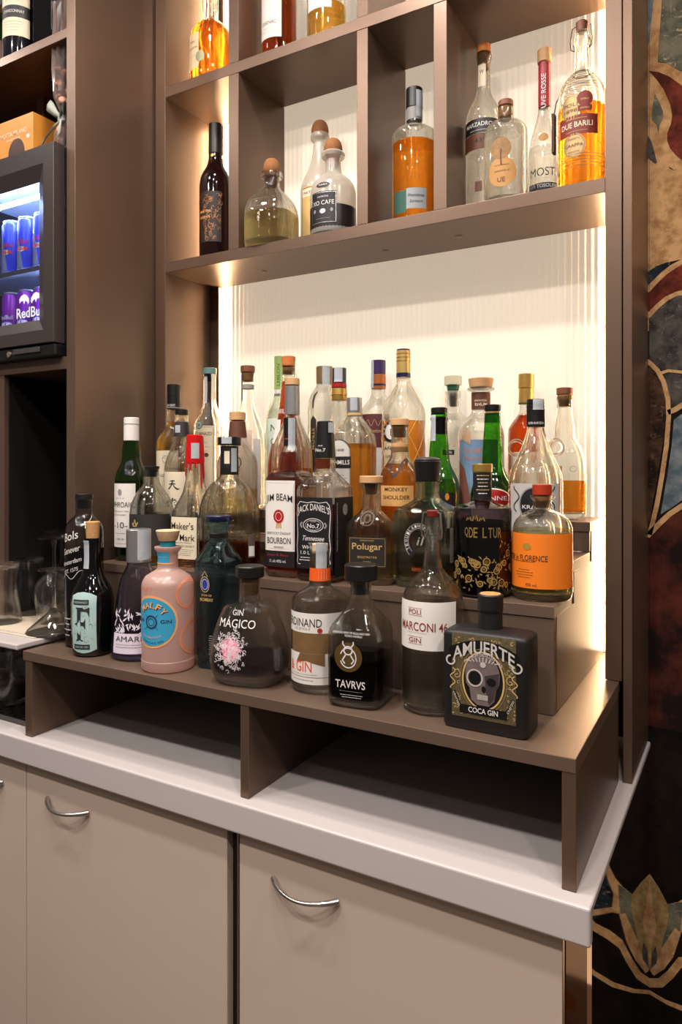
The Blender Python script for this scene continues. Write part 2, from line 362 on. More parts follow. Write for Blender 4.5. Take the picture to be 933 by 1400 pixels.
# ------------------------------------------------------------------ backlit wall cabinet
R0 = (-0.71, 1.35, 1.066)
cab = empty('display_cabinet', R0, 'bronze laminate wall cabinet with open cubbies and glowing ribbed back', 'cabinet')
def cb(name, *a, m=LAM, **k): return box(name, *a, m, cab, rel=R0, **k)
ZT = 2.78
cb('side_panel', -1.2400, -1.2085, 1.256, 1.455, 0.901, ZT)
cb('side_panel', -0.2105, -0.1840, 1.256, 1.464, 1.0660, ZT)
cb('outer_panel', -0.1815, -0.1675, 1.2515, 1.4645, 0.901, ZT)
cb('top_board', -1.2083, -0.2107, 1.2562, 1.44, ZT - 0.025, ZT)
for z0, z1 in ((1.886, 1.911), (2.304, 2.329)):
    cb('shelf', -1.2083, -0.2107, 1.2565, 1.4355, z0, z1)
for xa, xb in ((-1.0171, -0.9891), (-0.6876, -0.6626), (-0.5211, -0.4945)):
    cb('divider', xa, xb, 1.2570, 1.438, 1.9112, 2.3038)
for xa, xb in ((-1.0171, -0.9891), (-0.6876, -0.6626)):
    cb('divider', xa, xb, 1.2570, 1.438, 2.3292, ZT - 0.0255)
for xa, xb in ((-1.2083, -1.1815), (-0.2290, -0.2107)):
    cb('led_batten', xa, xb, 1.4195, 1.443, 1.066, 1.8855); cb('led_batten', xa, xb, 1.438, 1.443, 1.9112, ZT - 0.0255)
for xa, xb in ((-1.1778, -1.1722), (-0.2366, -0.2305)):
    cb('led_strip', xa, xb, 1.4365, 1.4390, 1.07, ZT - 0.03, m=LED, bevel=0)
# ribbed back sheet: shallow vertical flutes
nrib = 74; x0, x1 = -1.168, -0.2300; vs, fs = [], []; per = 6
for i in range(nrib * per + 1):
    x = x0 + (x1 - x0) * i / (nrib * per); y = 1.4425 + 0.0018 * abs(math.sin(math.pi * i / per))
    for z in (1.0655, ZT - 0.03): vs.append((x - R0[0], y - R0[1], z - R0[2]))
for i in range(nrib * per): fs.append((2 * i, 2 * i + 2, 2 * i + 3, 2 * i + 1))
mesh('ribbed_back_sheet', vs, fs, PANEL, cab, angle=80)
cb('back_board', -1.24, -0.1845, 1.4555, 1.4645, 1.066, ZT, m=plain('white_back_board', (235, 225, 210), 0.6), bevel=0)
for px, py in ((361, 371), (528, 343), (628, 323)):
    F = (1.886 - EZ) * FPX / (HY - py); u = (px - CX) / FPX
    cx_, cy_ = F * (-math.sin(YAW) + u * math.cos(YAW)), F * (math.cos(YAW) + u * math.sin(YAW))
    lathe('screw_cap', [(-0.0012, 0.006), (-0.0002, 0.008), (0.0, 0.008)], LAM, cab, 20, (cx_ - R0[0], cy_ - R0[1], 1.8859 - R0[2]))

# ------------------------------------------------------------------ tall open unit on the far side, with the drinks cooler
R0 = (-1.5, 1.2, 0.901)
tall = empty('tall_shelf_unit', R0, 'tall bronze laminate shelf unit holding the drinks cooler', 'shelf unit')
def tb(name, *a, m=LAM, **k): return box(name, *a, m, tall, rel=R0, **k)
tb('side_panel', -1.2726, -1.2448, 1.025, 1.464, 0.901, ZT)
tb('shelf', -1.95, -1.2729, 1.0255, 1.455, 2.347, 2.367)
tb('shelf', -1.95, -1.2729, 1.0255, 1.455, 1.634, 1.661)
tb('divider', -1.515, -1.4885, 1.0395, 1.455, 1.0805, 1.6338, m=plain('black_brown_opening_shade', (20, 15, 13), 0.5)); tb('divider_edge', -1.515, -1.4885, 1.0265, 1.039, 1.0805, 1.6338); tb('opening_shade_panel', -1.4883, -1.273, 1.29, 1.30, 1.0805, 1.6338, m=MATS['black_brown_opening_shade'])  # shade of the deep opening put into the divider colour and an added panel
tb('divider', -1.552, -1.5255, 1.16, 1.455, 2.122, 2.3468)
tb('back_board', -1.95, -1.2729, 1.456, 1.464, 1.08, ZT, bevel=0)
tb('side_panel', -1.98, -1.9502, 1.025, 1.464, 0.901, ZT)

# carton on the floor in front of the counter (seen only as a reflection in the polished strip)
R0 = (-0.33, 0.22, 0.0)
e = empty('drinks_carton', R0, 'tan drinks carton with red oval, mirrored in the polished end strip', 'box')
box('carton', -0.48, -0.18, 0.05, 0.33, 0.0005, 0.405, plain('kraft_carton', (196, 158, 120), 0.7), e, rel=R0, bevel=0.002)
def on_cart(name, pts, m, lift): return mesh(name, [(-x - R0[0] - 0.66, 0.33 + lift - R0[1], z - R0[2]) for x, z in pts], [tuple(range(len(pts)))], m, e, smooth=False)
on_cart('red_oval', [(-0.33 + 0.12 * math.cos(t * math.pi / 14), 0.262 + 0.045 * math.sin(t * math.pi / 14)) for t in range(28)], plain('carton_red', (160, 40, 36), 0.6), 0.0008)
on_cart('orange_disc', [(-0.33 + 0.03 * math.cos(t * math.pi / 10), 0.35 + 0.025 * math.sin(t * math.pi / 10)) for t in range(20)], plain('carton_orange', (206, 120, 50), 0.6), 0.0008)

# ------------------------------------------------------------------ bottle kit
_tc = {}
def text2d(body, bold=0.0):
    """outline of a line of lettering, normalised to a unit box"""
    key = (body, bold)
    if key in _tc: return _tc[key]
    cu = bpy.data.curves.new('t', 'FONT'); cu.body = body; cu.resolution_u = 3; cu.offset = bold * 0.45
    ob = bpy.data.objects.new('t', cu)
    me = ob.to_mesh()
    vs = [(v.co.x, v.co.y) for v in me.vertices]; fs = [tuple(p.vertices) for p in me.polygons]
    ob.to_mesh_clear(); bpy.data.objects.remove(ob); bpy.data.curves.remove(cu)
    xs = [v[0] for v in vs] or [0]; ys = [v[1] for v in vs] or [0]
    x0, x1, y0, y1 = min(xs), max(xs), min(ys), max(ys)
    vs = [((x - x0) / max(1e-6, x1 - x0) - 0.5, (y - y0) / max(1e-6, y1 - y0) - 0.5) for x, y in vs]
    _tc[key] = (vs, fs, (x1 - x0) / max(1e-6, y1 - y0))
    return _tc[key]
def pchip(xs, ys, xq):
    n = len(xs); h = [xs[i + 1] - xs[i] for i in range(n - 1)]; d = [(ys[i + 1] - ys[i]) / h[i] for i in range(n - 1)]
    m = [d[0]] + [0 if d[i - 1] * d[i] <= 0 else 2 * d[i - 1] * d[i] / (d[i - 1] + d[i]) for i in range(1, n - 1)] + [d[-1]]
    i = 0
    while i < n - 2 and xq > xs[i + 1]: i += 1
    t = (xq - xs[i]) / h[i]
    return (2 * t**3 - 3 * t**2 + 1) * ys[i] + (t**3 - 2 * t**2 + t) * h[i] * m[i] + (-2 * t**3 + 3 * t**2) * ys[i + 1] + (t**3 - t**2) * h[i] * m[i + 1]
_sec = {}
def section(k, n):
    """unit cross-section (rx = 1, ry = k, superellipse exponent n) as an arc-length table that starts at the front (-Y)"""
    key = (round(k, 2), round(n, 1))
    if key in _sec: return _sec[key]
    pts = []; N = 360
    for i in range(N + 1):
        a = -math.pi / 2 + 2 * math.pi * i / N; c, s = math.cos(a), math.sin(a)
        pts.append((math.copysign(abs(c) ** (2 / key[1]), c), key[0] * math.copysign(abs(s) ** (2 / key[1]), s)))
    acc = [0.0]
    for i in range(N): acc.append(acc[-1] + math.hypot(pts[i + 1][0] - pts[i][0], pts[i + 1][1] - pts[i][1]))
    _sec[key] = (pts, acc)
    return _sec[key]
def sec_at(k, n, s):
    pts, acc = section(k, n); T = acc[-1]; s = s % T
    lo, hi = 0, len(acc) - 1
    while hi - lo > 1:
        mid = (lo + hi) // 2
        if acc[mid] <= s: lo = mid
        else: hi = mid
    t = (s - acc[lo]) / max(1e-9, acc[hi] - acc[lo]); a, b = pts[lo], pts[hi]
    tx, ty = b[0] - a[0], b[1] - a[1]; d = math.hypot(tx, ty) or 1
    return a[0] + tx * t, a[1] + ty * t, ty / d, -tx / d

class Bottle:
    def __init__(s, px, Y, row, label, name='spirits_bottle', cat='bottle', group='bottles on the riser steps', yaw=0.0, k=1.0, n=2.0):
        X = ratio(px) * Y; s.zb = ZS[row] + 0.0004; s.F = Y * math.cos(YAW) - X * math.sin(YAW)
        s.mm = s.F / FPX * math.cos(math.atan((px - CX) / FPX))
        s.root = empty(name, (X, Y, s.zb), label, cat, group, math.radians(yaw)); s.k, s.n = k, n
        s.caps = []; s.ink = {}
        s.Rf = 0.04
    def V(s, py): return py if abs(py) < 1 else EZ - (py - HY) / FPX * s.F - s.zb
    def VL(s, py): return py if abs(py) < 1 else EZ - (py - HY) / FPX * (s.F - s.Rf * 0.85) - s.zb
    def W(s, hw): return hw if abs(hw) < 1 else hw * s.mm
    def profile(s, pts):
        """(height, half width[, 'o' for a round section]) from the foot up; values of 1 and more are measured in photo pixels"""
        z = [s.V(p[0]) for p in pts]; r = [s.W(p[1]) for p in pts]
        kk = [1.0 if len(p) > 2 else s.k for p in pts]; nn = [2.0 if len(p) > 2 else s.n for p in pts]
        for i in range(1, len(z)):
            if z[i] <= z[i - 1] + 0.0004: z[i] = z[i - 1] + 0.0004
        zz = [z[0]]
        for i in range(len(z) - 1):
            sub = max(1, min(7, int((z[i + 1] - z[i]) / 0.004))) if abs(r[i + 1] - r[i]) > 0.0006 or kk[i] != kk[i + 1] else 1
            zz += [z[i] + (z[i + 1] - z[i]) * (j + 1) / sub for j in range(sub)]
        def lerp(v, q):
            for i in range(len(z) - 1):
                if q <= z[i + 1]: return v[i] + (v[i + 1] - v[i]) * (q - z[i]) / (z[i + 1] - z[i])
            return v[-1]
        s.rings = [(q, max(0.002, pchip(z, r, q)), lerp(kk, q), lerp(nn, q)) for q in zz]
        s.Rf = max(r); s.top = zz[-1]
    def ring(s, z):
        R = s.rings
        if z <= R[0][0]: return R[0][1:]
        for a, b in zip(R, R[1:]):
            if z <= b[0]:
                t = (z - a[0]) / (b[0] - a[0])
                return tuple(a[i] + (b[i] - a[i]) * t for i in (1, 2, 3))
        return R[-1][1:]
    def loft(s, rings, seg=40):
        vs, fs = [], []
        for z, r, k, n in rings:
            for i in range(seg):
                a = 2 * math.pi * i / seg; c, t = math.cos(a), math.sin(a)
                vs.append((r * math.copysign(abs(c) ** (2 / n), c), r * k * math.copysign(abs(t) ** (2 / n), t), z))
        for j in range(len(rings) - 1):
            for i in range(seg):
                i2 = (i + 1) % seg
                fs.append((j * seg + i, j * seg + i2, (j + 1) * seg + i2, (j + 1) * seg + i))
        fs.append(tuple(reversed(range(seg)))); m = (len(rings) - 1) * seg; fs.append(tuple(range(m, m + seg)))
        return vs, fs
    def glass(s, mat, foot=None, name='glass', wall=0.0026, shell=None):
        s.wall = wall
        if shell:
            zin = [(z, max(0.0015, r - wall), k, n) for z, r, k, n in s.rings if z > 0.0085 + wall]
            r0, k0, n0 = s.ring(0.0085); zin = [(0.0085, max(0.003, r0 - wall - 0.006), k0, n0), (0.0105, max(0.004, r0 - wall - 0.0015), k0, n0)] + zin
            seg = 44; v, f = s.loft(s.rings, seg); f.pop(); o = len(v); vi, fi = s.loft(zin, seg); fi.pop()
            v += vi; f += [tuple(i + o for i in reversed(q)) for q in fi]
            a, b_ = (len(s.rings) - 1) * seg, o + (len(zin) - 1) * seg
            f += [(a + i, a + (i + 1) % seg, b_ + (i + 1) % seg, b_ + i) for i in range(seg)]
            return mesh(name, v, f, shell, s.root, angle=42)
        v, f = s.loft(s.rings); mats = [mat]; midx = [0] * len(f)
        if foot:
            base = []
            for q in (0.0015, 0.004, 0.008, 0.0105):
                r, k, n = s.ring(q); base.append((q, max(0.004, r - 0.0012 - (0.003 if q > 0.01 else 0)), k, n))
            v2, f2 = s.loft(base); o = len(v); v += v2; f += [tuple(i + o for i in q) for q in f2]; mats.append(foot); midx += [1] * len(f2)
        return mesh(name, v, f, mat, s.root, angle=42, mats=mats, midx=midx)
    def fill(s, py, mat, name='liquid', z0=0.0115):
        zt = s.V(py); out = []
        for z, r, k, n in s.rings:
            if z0 < z < zt: out.append((z, max(0.002, r - s.wall), k, n))
        def at(q):
            r, k, n = s.ring(q); return (q, max(0.002, r - s.wall), k, n)
        lo = at(z0); rings = [(z0, lo[1] - 0.004, lo[2], lo[3]), at(z0 + 0.003)] + [q for q in out if q[0] > z0 + 0.004 and q[0] < zt - 0.0008] + [at(zt)]
        v, f = s.loft(rings)
        return mesh(name, v, f, mat, s.root, angle=42)
    def cap(s, py0, py1, r0, r1, mat, name='cap', bev=0.0009, seg=28):
        """stopper or sleeve between two heights, lower radius r0, upper radius r1"""
        z0, z1 = s.V(py0), s.V(py1); a, b = s.W(r0), s.W(r1)
        s.caps.append((z0, z1, max(a, b)))
        return lathe(name, [(z0, a - bev), (z0 + bev, a), (z1 - bev, b), (z1, b - bev)], mat, s.root, seg)
    def dome(s, py0, py1, r, mat, name='cap', sq=0.9):
        z0, z1 = s.V(py0), s.V(py1); r = s.W(r); P = []
        for i in range(10):
            t = i / 9; P.append((z0 + (z1 - z0) * math.sin(t * math.pi / 2) ** 1.1, max(0.0008, r * (sq + (1 - sq) * math.sin(min(1, t * 3) * math.pi / 2)) * math.cos(t * math.pi / 2) ** 0.55)))
        s.caps.append((z0, z1, r))
        return lathe(name, P, mat, s.root)
    def surf(s, u, z, off, env=False):
        if env:
            r = s.ring(z)[0]
            for z0, z1, rc in s.caps:
                if z0 - 0.001 <= z <= z1 + 0.002: r = max(r, rc)
            a = u / r - math.pi / 2
            return ((r + off) * math.cos(a), (r + off) * math.sin(a), z)
        r, k, n = s.ring(z)
        x, y, nx, ny = sec_at(k, n, u / r)
        return (x * r + nx * off, y * r + ny * off, z)
    # printed matter --------------------------------------------------
    def patch(s, name, u0, u1, z0, z1, mat, off=0.0005, parent=None, env=False, nu=None):
        z0, z1 = s.VL(z0), s.VL(z1)
        if z0 > z1: z0, z1 = z1, z0
        nu = nu or max(2, int((u1 - u0) / 0.004)); nz = max(2, int((z1 - z0) / (0.003 if env else 0.012)))
        vs = []; fs = []
        for j in range(nz + 1):
            for i in range(nu + 1):
                vs.append(s.surf(u0 + (u1 - u0) * i / nu, z0 + (z1 - z0) * j / nz, off, env))
        for j in range(nz):
            for i in range(nu):
                a = j * (nu + 1) + i; fs.append((a, a + 1, a + nu + 2, a + nu + 1))
        return mesh(name, vs, fs, mat, parent or s.root, angle=70)
    def shape(s, name, pts, mat, off=0.0005, parent=None):
        """flat outline (u, z in metres) laid on the bottle"""
        bm = bmesh.new(); bm.faces.new([bm.verts.new((u, z, 0)) for u, z in pts])
        us = [p[0] for p in pts]; zs = [p[1] for p in pts]; st = 0.005
        for ax, lo, hi in ((0, min(us), max(us)), (1, min(zs), max(zs))):
            q = lo + st
            while q < hi - 1e-4:
                co = [0, 0, 0]; co[ax] = q; no = [0, 0, 0]; no[ax] = 1
                bmesh.ops.bisect_plane(bm, geom=bm.verts[:] + bm.edges[:] + bm.faces[:], plane_co=co, plane_no=no); q += st if ax == 0 else 0.010
        bm.verts.index_update()
        vs = [s.surf(v.co.x, v.co.y, off) for v in bm.verts]; fs = [tuple(v.index for v in f.verts) for f in bm.faces]; bm.free()
        return mesh(name, vs, fs, mat, parent or s.root, angle=70)
    def disc(s, name, u, z, ru, rz, mat, off=0.0005, parent=None, n=36):
        z = s.VL(z)
        return s.shape(name, [(u + ru * math.cos(2 * math.pi * i / n), z + rz * math.sin(2 * math.pi * i / n)) for i in range(n)], mat, off, parent)
    def add(s, parent, mat, vs, fs, off, name='lettering'):
        if name in ('lettering', 'ornament', 'slice_ring', 'panel_edge'): s.cnt = getattr(s, 'cnt', 0) + 1; key = (parent, mat, name, s.cnt)
        else: key = (parent, mat, name, 0)
        L = s.ink.setdefault(key, ([], []))
        o = len(L[0]); L[0].extend(s.surf(u, z, off) for u, z in vs); L[1].extend(tuple(i + o for i in f) for f in fs)
    def text(s, body, u, z, h, mat, parent=None, w=None, off=0.0009, bold=0.0, arc=0.0, rot=0, slant=0.0):
        """line of lettering: centre (u, z), cap height h, width w"""
        vs, fs, asp = text2d(body, bold); w = w or h * asp * 0.95; z = s.VL(z); out = []
        for x, y in vs:
            a = x * w + slant * y * h; b = y * h + arc * (1 - (2 * x) ** 2)
            if rot == 90: a, b = -b, a
            elif rot: 
                c_, s_ = math.cos(math.radians(rot)), math.sin(math.radians(rot)); a, b = a * c_ - b * s_, a * s_ + b * c_
            out.append((u + a, z + b))
        s.add(parent or s.root, mat, out, fs, off)
    def lines(s, u, z0, z1, w, rows, mat, parent=None, off=0.0009, th=0.0007, seed=0):
        """rows of illegibly small print, as broken bars"""
        R = random.Random(seed + rows); z0, z1 = s.VL(z0), s.VL(z1); vs, fs = [], []
        for j in range(rows):
            z = z0 + (z1 - z0) * (j + 0.5) / rows; ww = w * R.uniform(0.6, 1.0); x = u - ww / 2
            while x < u + ww / 2:
                L = R.uniform(0.0015, 0.005); o = len(vs)
                vs += [(x, z - th / 2), (min(x + L, u + ww / 2), z - th / 2), (min(x + L, u + ww / 2), z + th / 2), (x, z + th / 2)]; fs.append((o, o + 1, o + 2, o + 3)); x += L + 0.0008
        s.add(parent or s.root, mat, vs, fs, off, 'small_print')
    def stroke(s, pts, wd, mat, parent=None, off=0.0009, name='ornament', closed=False):
        vs, fs = [], []; n = len(pts)
        for i, (x, y) in enumerate(pts):
            a = pts[i - 1] if closed else pts[max(0, i - 1)]; b = pts[(i + 1) % n] if closed else pts[min(n - 1, i + 1)]
            dx, dy = b[0] - a[0], b[1] - a[1]; d = math.hypot(dx, dy) or 1; ww = wd[i] if isinstance(wd, (list, tuple)) else wd
            vs += [(x - dy / d * ww / 2, y + dx / d * ww / 2), (x + dy / d * ww / 2, y - dx / d * ww / 2)]
        for i in range(n if closed else n - 1):
            j = (i + 1) % n; fs.append((2 * i, 2 * i + 1, 2 * j + 1, 2 * j))
        s.add(parent or s.root, mat, vs, fs, off, name)
    def ringprint(s, u, z, ru, rz, wd, mat, parent=None, off=0.0009, n=32, a0=0, a1=360, name='ornament'):
        z = s.VL(z); full = a1 - a0 >= 360
        pts = [(u + ru * math.cos(math.radians(a0 + (a1 - a0) * i / (n if full else n - 1))), z + rz * math.sin(math.radians(a0 + (a1 - a0) * i / (n if full else n - 1)))) for i in range(n)]
        s.stroke(pts, wd, mat, parent, off, name, closed=full)
    def frame(s, u0, u1, z0, z1, wd, mat, parent=None, off=0.0009):
        z0, z1 = s.VL(z0), s.VL(z1); st = 6
        P = [(u0 + (u1 - u0) * i / st, z0) for i in range(st)] + [(u1, z0 + (z1 - z0) * i / st) for i in range(st)] + [(u1 + (u0 - u1) * i / st, z1) for i in range(st)] + [(u0, z1 + (z0 - z1) * i / st) for i in range(st)]
        s.stroke(P, wd, mat, parent, off, 'ornament', closed=True)
    def strip(s, u, py0, py1, wd, mat=None, name='tax_strip', off=0.0006):
        return s.patch(name, u - wd / 2, u + wd / 2, s.V(py0), s.V(py1), mat or TAX, off, env=True)
    def done(s):
        for (parent, mat, name, c), (v, f) in s.ink.items():
            o = mesh(name, v, f, mat, parent, smooth=False)
            if c == 0: o['kind'] = 'stuff'
        return s.root

CLEAR = thin_glass('clear_glass'); SMOKE = thin_glass('smoky_glass', (206, 200, 202), (96, 90, 94))
CLEARG = thin_glass('clear_greenish_glass', (240, 247, 240), (140, 164, 150))
GREEN = thin_glass('green_glass', (128, 200, 76), (44, 100, 26)); BLUEG = thin_glass('teal_blue_glass', (190, 222, 230), (66, 110, 132))
VIOLET = thin_glass('violet_tinted_glass', (220, 218, 236), (104, 100, 140)); HAMMER = thin_glass('hammered_clear_glass', (248, 248, 244), (170, 166, 156), bump=0.8, bscale=260)
SHELL = liquid('flint_glass_wall', (248, 248, 244), 1.5, mix=0.68); SHELLG = liquid('greenish_flint_wall', (234, 243, 236), 1.5, mix=0.7); SHELLB = liquid('teal_glass_wall', (196, 226, 234), 1.5, mix=0.6); SHELLV = liquid('violet_glass_wall', (224, 222, 242), 1.5, mix=0.8)
FOOT = liquid('solid_glass_foot', (232, 236, 230), 1.45); FOOTG = liquid('solid_greenish_glass_foot', (190, 214, 200), 1.45); FOOTB = liquid('solid_blue_glass_foot', (70, 130, 190), 1.45)
GIN = liquid('clear_spirit', (244, 242, 238), mix=0.35); WHISKY = liquid('amber_whisky', (228, 140, 44)); PALEW = liquid('pale_gold_whisky', (240, 196, 112)); DARKW = liquid('dark_brown_bourbon', (150, 58, 14))
GRAPPA = liquid('orange_aged_grappa', (246, 150, 40)); COGNAC = liquid('red_amber_cognac', (206, 74, 16)); BLACKL = liquid('near_black_spirit', (30, 24, 26)); STRAW = liquid('straw_spirit', (238, 226, 170))
SMOKEL = liquid('grey_violet_spirit', (160, 148, 158), mix=0.4); BLUEL = liquid('bluish_spirit', (150, 186, 220))
BLK = plain('black_satin_plastic', (18, 17, 17), 0.38); BLKG = plain('black_gloss_glass', (6, 6, 7), 0.06); MATTE = plain('matte_black_ceramic', (20, 19, 20), 0.5)
CORK = plain('cork', (196, 146, 92), 0.85, 0, 0.35, 260, bump=0.3); CORKD = plain('dark_cork', (150, 98, 56), 0.85, 0, 0.35, 220, bump=0.3)
WOOD = plain('turned_wood', (206, 160, 112), 0.6, 0, 0.16, 40, (1, 1, 8)); WOODD = plain('dark_turned_wood', (124, 72, 44), 0.55, 0, 0.2, 40, (1, 1, 8)); WOODP = plain('pale_turned_wood', (224, 190, 150), 0.6, 0, 0.12, 40, (8, 8, 1))
PAPER = plain('white_label_paper', (232, 226, 220), 0.7, 0, 0.03, 80); CREAM = plain('cream_label_paper', (232, 218, 190), 0.75, 0, 0.05, 60); INK = plain('black_ink', (20, 18, 18), 0.6)
BLKLAB = plain('black_label_paper', (24, 22, 24), 0.5, 0, 0.1, 80); WINK = plain('white_ink', (226, 222, 218), 0.55); GOLD = plain('gold_foil', (200, 160, 84), 0.32, 0.7, 0.15, 120); GOLDI = plain('gold_ink', (206, 172, 110), 0.5)
RED = plain('red_foil', (158, 22, 22), 0.35); REDI = plain('red_ink', (170, 40, 34), 0.6); SILVER = plain('silver_foil', (186, 184, 184), 0.3, 0.8, 0.05, 80); GREY = plain('grey_label', (150, 146, 144), 0.6)
TAX = plain('excise_paper_strip', (176, 182, 188), 0.55, 0, 0.16, 130); ORANGEL = plain('orange_label_paper', (240, 124, 20), 0.6, 0, 0.05, 50, (1, 1, 12)); BROWNL = plain('brown_label_paper', (96, 52, 30), 0.6, 0, 0.15, 60)
MAROON = plain('maroon_label_paper', (84, 30, 34), 0.6); TEALL = plain('pale_teal_label', (176, 204, 202), 0.65, 0, 0.06, 60); SKY = plain('sky_blue_label', (58, 160, 200), 0.55); PEACH = plain('peach_ink', (246, 176, 110), 0.55)
NAVYP = plain('navy_plastic', (24, 26, 66), 0.3); CART = bpy.data.objects['drinks_carton']
for body, zc, w_, h_, m in (('MARTINI', 0.262, 0.19, 0.04, WINK), ('ESSENZA', 0.17, 0.16, 0.035, BROWNL)):
    vs, fs, _ = text2d(body, 0.02); mesh('lettering', [(-x * w_, 0.112, zc + y * h_) for x, y in vs], fs, m, CART, smooth=False)
STEELW = plain('steel_wire', (214, 208, 200), 0.3, 1.0)

# ------------------------------------------------------------------ front row on the low platform
G = 'bottles in the front row on the platform'
b = Bottle(115.5, 0.981, 'p', 'tall dark genever bottle with white script lettering behind the F bottle', group=G, yaw=24)
b.profile([(0, 23), (0.003, 26), (0.01, 27), (738, 27), (724, 26.6), (714, 23), (706, 14.5), (702, 12, 'o'), (683, 12, 'o')])
b.glass(SMOKE, FOOT); b.fill(752, BLACKL); b.cap(683, 675, 13, 12.6, BLK, 'stopper'); b.cap(695, 683.2, 9.5, 10, BLK, 'stopper_plug')
for t, y, h, wd in (('Bols', 733, 0.016, 0.036), ('Genever', 752, 0.012, 0.044), ('Amsterdam', 768, 0.0085, 0.05), ('EST. 1575', 780, 0.007, 0.036)):
    b.text(t, -0.012, y, h, WINK, w=wd, rot=16, slant=0.3, bold=0.01)
zc = b.VL(728)
b.stroke([(0.016 + 0.008 * math.cos(a / 5), zc + 0.001 * a + 0.007 * math.sin(a / 5)) for a in range(0, 34, 2)], 0.0009, WINK)
b.stroke([(-0.034 + 0.0025 * i, b.VL(792) + 0.006 * math.sin(i * 0.45) + 0.0007 * i) for i in range(24)], 0.001, WINK)
b.lines(-0.02, 872, 842, 0.02, 4, WINK, th=0.002); b.done()

b = Bottle(127, 0.943, 'p', 'black gin bottle with cork and pale blue label showing a large F', group=G, yaw=22)
b.profile([(0, 24), (0.004, 27), (0.012, 28), (850, 30), (822, 30), (808, 28), (796, 22), (786, 16), (776, 12.8), (760, 11.6, 'o'), (742, 12, 'o'), (741, 13, 'o'), (735, 13, 'o')])
b.glass(BLKG); b.cap(737, 713, 8.8, 10, CORK, 'cork')
z0, z1 = b.VL(892), b.VL(812); hw = 0.0255
lab = b.shape('label', [(-hw, z0 + 0.006), (-hw * .5, z0 + 0.001), (0, z0 - 0.001), (hw * .5, z0 + 0.001), (hw, z0 + 0.006), (hw, z1 - 0.004), (hw * .5, z1 + 0.002), (0, z1 + 0.004), (-hw * .5, z1 + 0.002), (-hw, z1 - 0.004)], TEALL)
FI = plain('slate_ink', (38, 46, 48), 0.6)
b.patch('banner', -0.021, 0.012, 826.5, 819.5, FI, 0.0008, lab); b.text("FERDINAND'S", -0.0045, 823, 0.0042, TEALL, lab, w=0.028, off=0.0011)
def slab_letter_F(b, u, z0, z1, wd, mat, parent):
    H = z1 - z0; x = u - wd / 2
    polys = [[(x + .12 * wd, z0), (x + .12 * wd, z0 + .03 * H), (x + .2 * wd, z0 + .05 * H), (x + .2 * wd, z1 - .05 * H), (x + .1 * wd, z1 - .03 * H), (x + .1 * wd, z1), (x + .46 * wd, z1), (x + .46 * wd, z0 + .05 * H), (x + .6 * wd, z0 + .03 * H), (x + .6 * wd, z0)],
             [(x + .46 * wd, z1 - .12 * H), (x + .46 * wd, z1), (x + 1.02 * wd, z1), (x + 1.0 * wd, z1 - .3 * H), (x + .9 * wd, z1 - .16 * H), (x + .8 * wd, z1 - .12 * H)],
             [(x + .46 * wd, z0 + .46 * H), (x + .46 * wd, z0 + .57 * H), (x + .64 * wd, z0 + .57 * H), (x + .76 * wd, z0 + .68 * H), (x + .76 * wd, z0 + .34 * H), (x + .64 * wd, z0 + .46 * H)],
             [(x, z0 + .5 * H), (x + .2 * wd, z0 + .56 * H), (x + .2 * wd, z0 + .46 * H)]]
    for p in polys: b.add(parent, mat, p, [tuple(range(len(p)))], 0.0010)
slab_letter_F(b, -0.002, b.VL(876), b.VL(830), 0.030, FI, lab)
b.patch('banner', -0.02, 0.013, 887.5, 880.5, FI, 0.0008, lab); b.text('SAAR DRY GIN', -0.0035, 884, 0.0042, TEALL, lab, w=0.027, off=0.0011)
R = random.Random(3)
for i in range(26):
    x, z = R.uniform(-0.022, 0.022), R.uniform(z0 + 0.018, z1 - 0.02)
    b.stroke([(x + 0.002 * math.cos(t + i) * (1 + t / 4), z + 0.002 * math.sin(t + i) * (1 + t / 4)) for t in (0, 1, 2, 3)], 0.0004, FI, lab, 0.0007, 'engraving')
b.strip(-0.006, 738, 776, 0.014); b.done()

b = Bottle(190, 0.976, 'p', 'violet tinted gin bottle with brushed silver cap and white leaf pattern', group=G, yaw=30)
b.profile([(0, 34), (0.004, 37.5), (0.012, 39), (880, 38.5), (850, 35), (815, 30), (795, 26.5), (785, 23), (777, 18.5), (771, 16.5), (764, 16)])
b.glass(VIOLET, FOOTB, shell=SHELLV); b.fill(842, liquid('indigo_spirit', (182, 176, 220), mix=0.35)); b.cap(768, 723, 17.2, 17.2, SILVER, 'cap', 0.0012); b.strip(0.016, 723, 764, 0.024)
LEAF = plain('lilac_white_ink', (220, 208, 222), 0.6); z0, z1 = b.VL(893), b.VL(868)
lab = b.patch('label', -0.04, 0.036, 893, 866, LEAF)
R = random.Random(5)
for i in range(58):
    x = R.uniform(-0.04, 0.036); zz = b.VL(R.uniform(838, 868)); a = math.radians(R.uniform(20, 160)); L = R.uniform(0.008, 0.015)
    c, q = math.cos(a), math.sin(a); b.add(lab, LEAF, [(x, zz), (x + c * L * .45 - q * .0016, zz + q * L * .45 + c * .0016), (x + c * L, zz + q * L), (x + c * L * .45 + q * .0016, zz + q * L * .45 - c * .0016)], [(0, 1, 2, 3)], 0.0006 + i * 2e-6, 'leaf_print')
b.text('AMARE', -0.004, 873, 0.0095, FI, lab, w=0.056, off=0.0012); b.lines(-0.004, 886, 879, 0.056, 2, FI, lab, 0.0012); b.done()

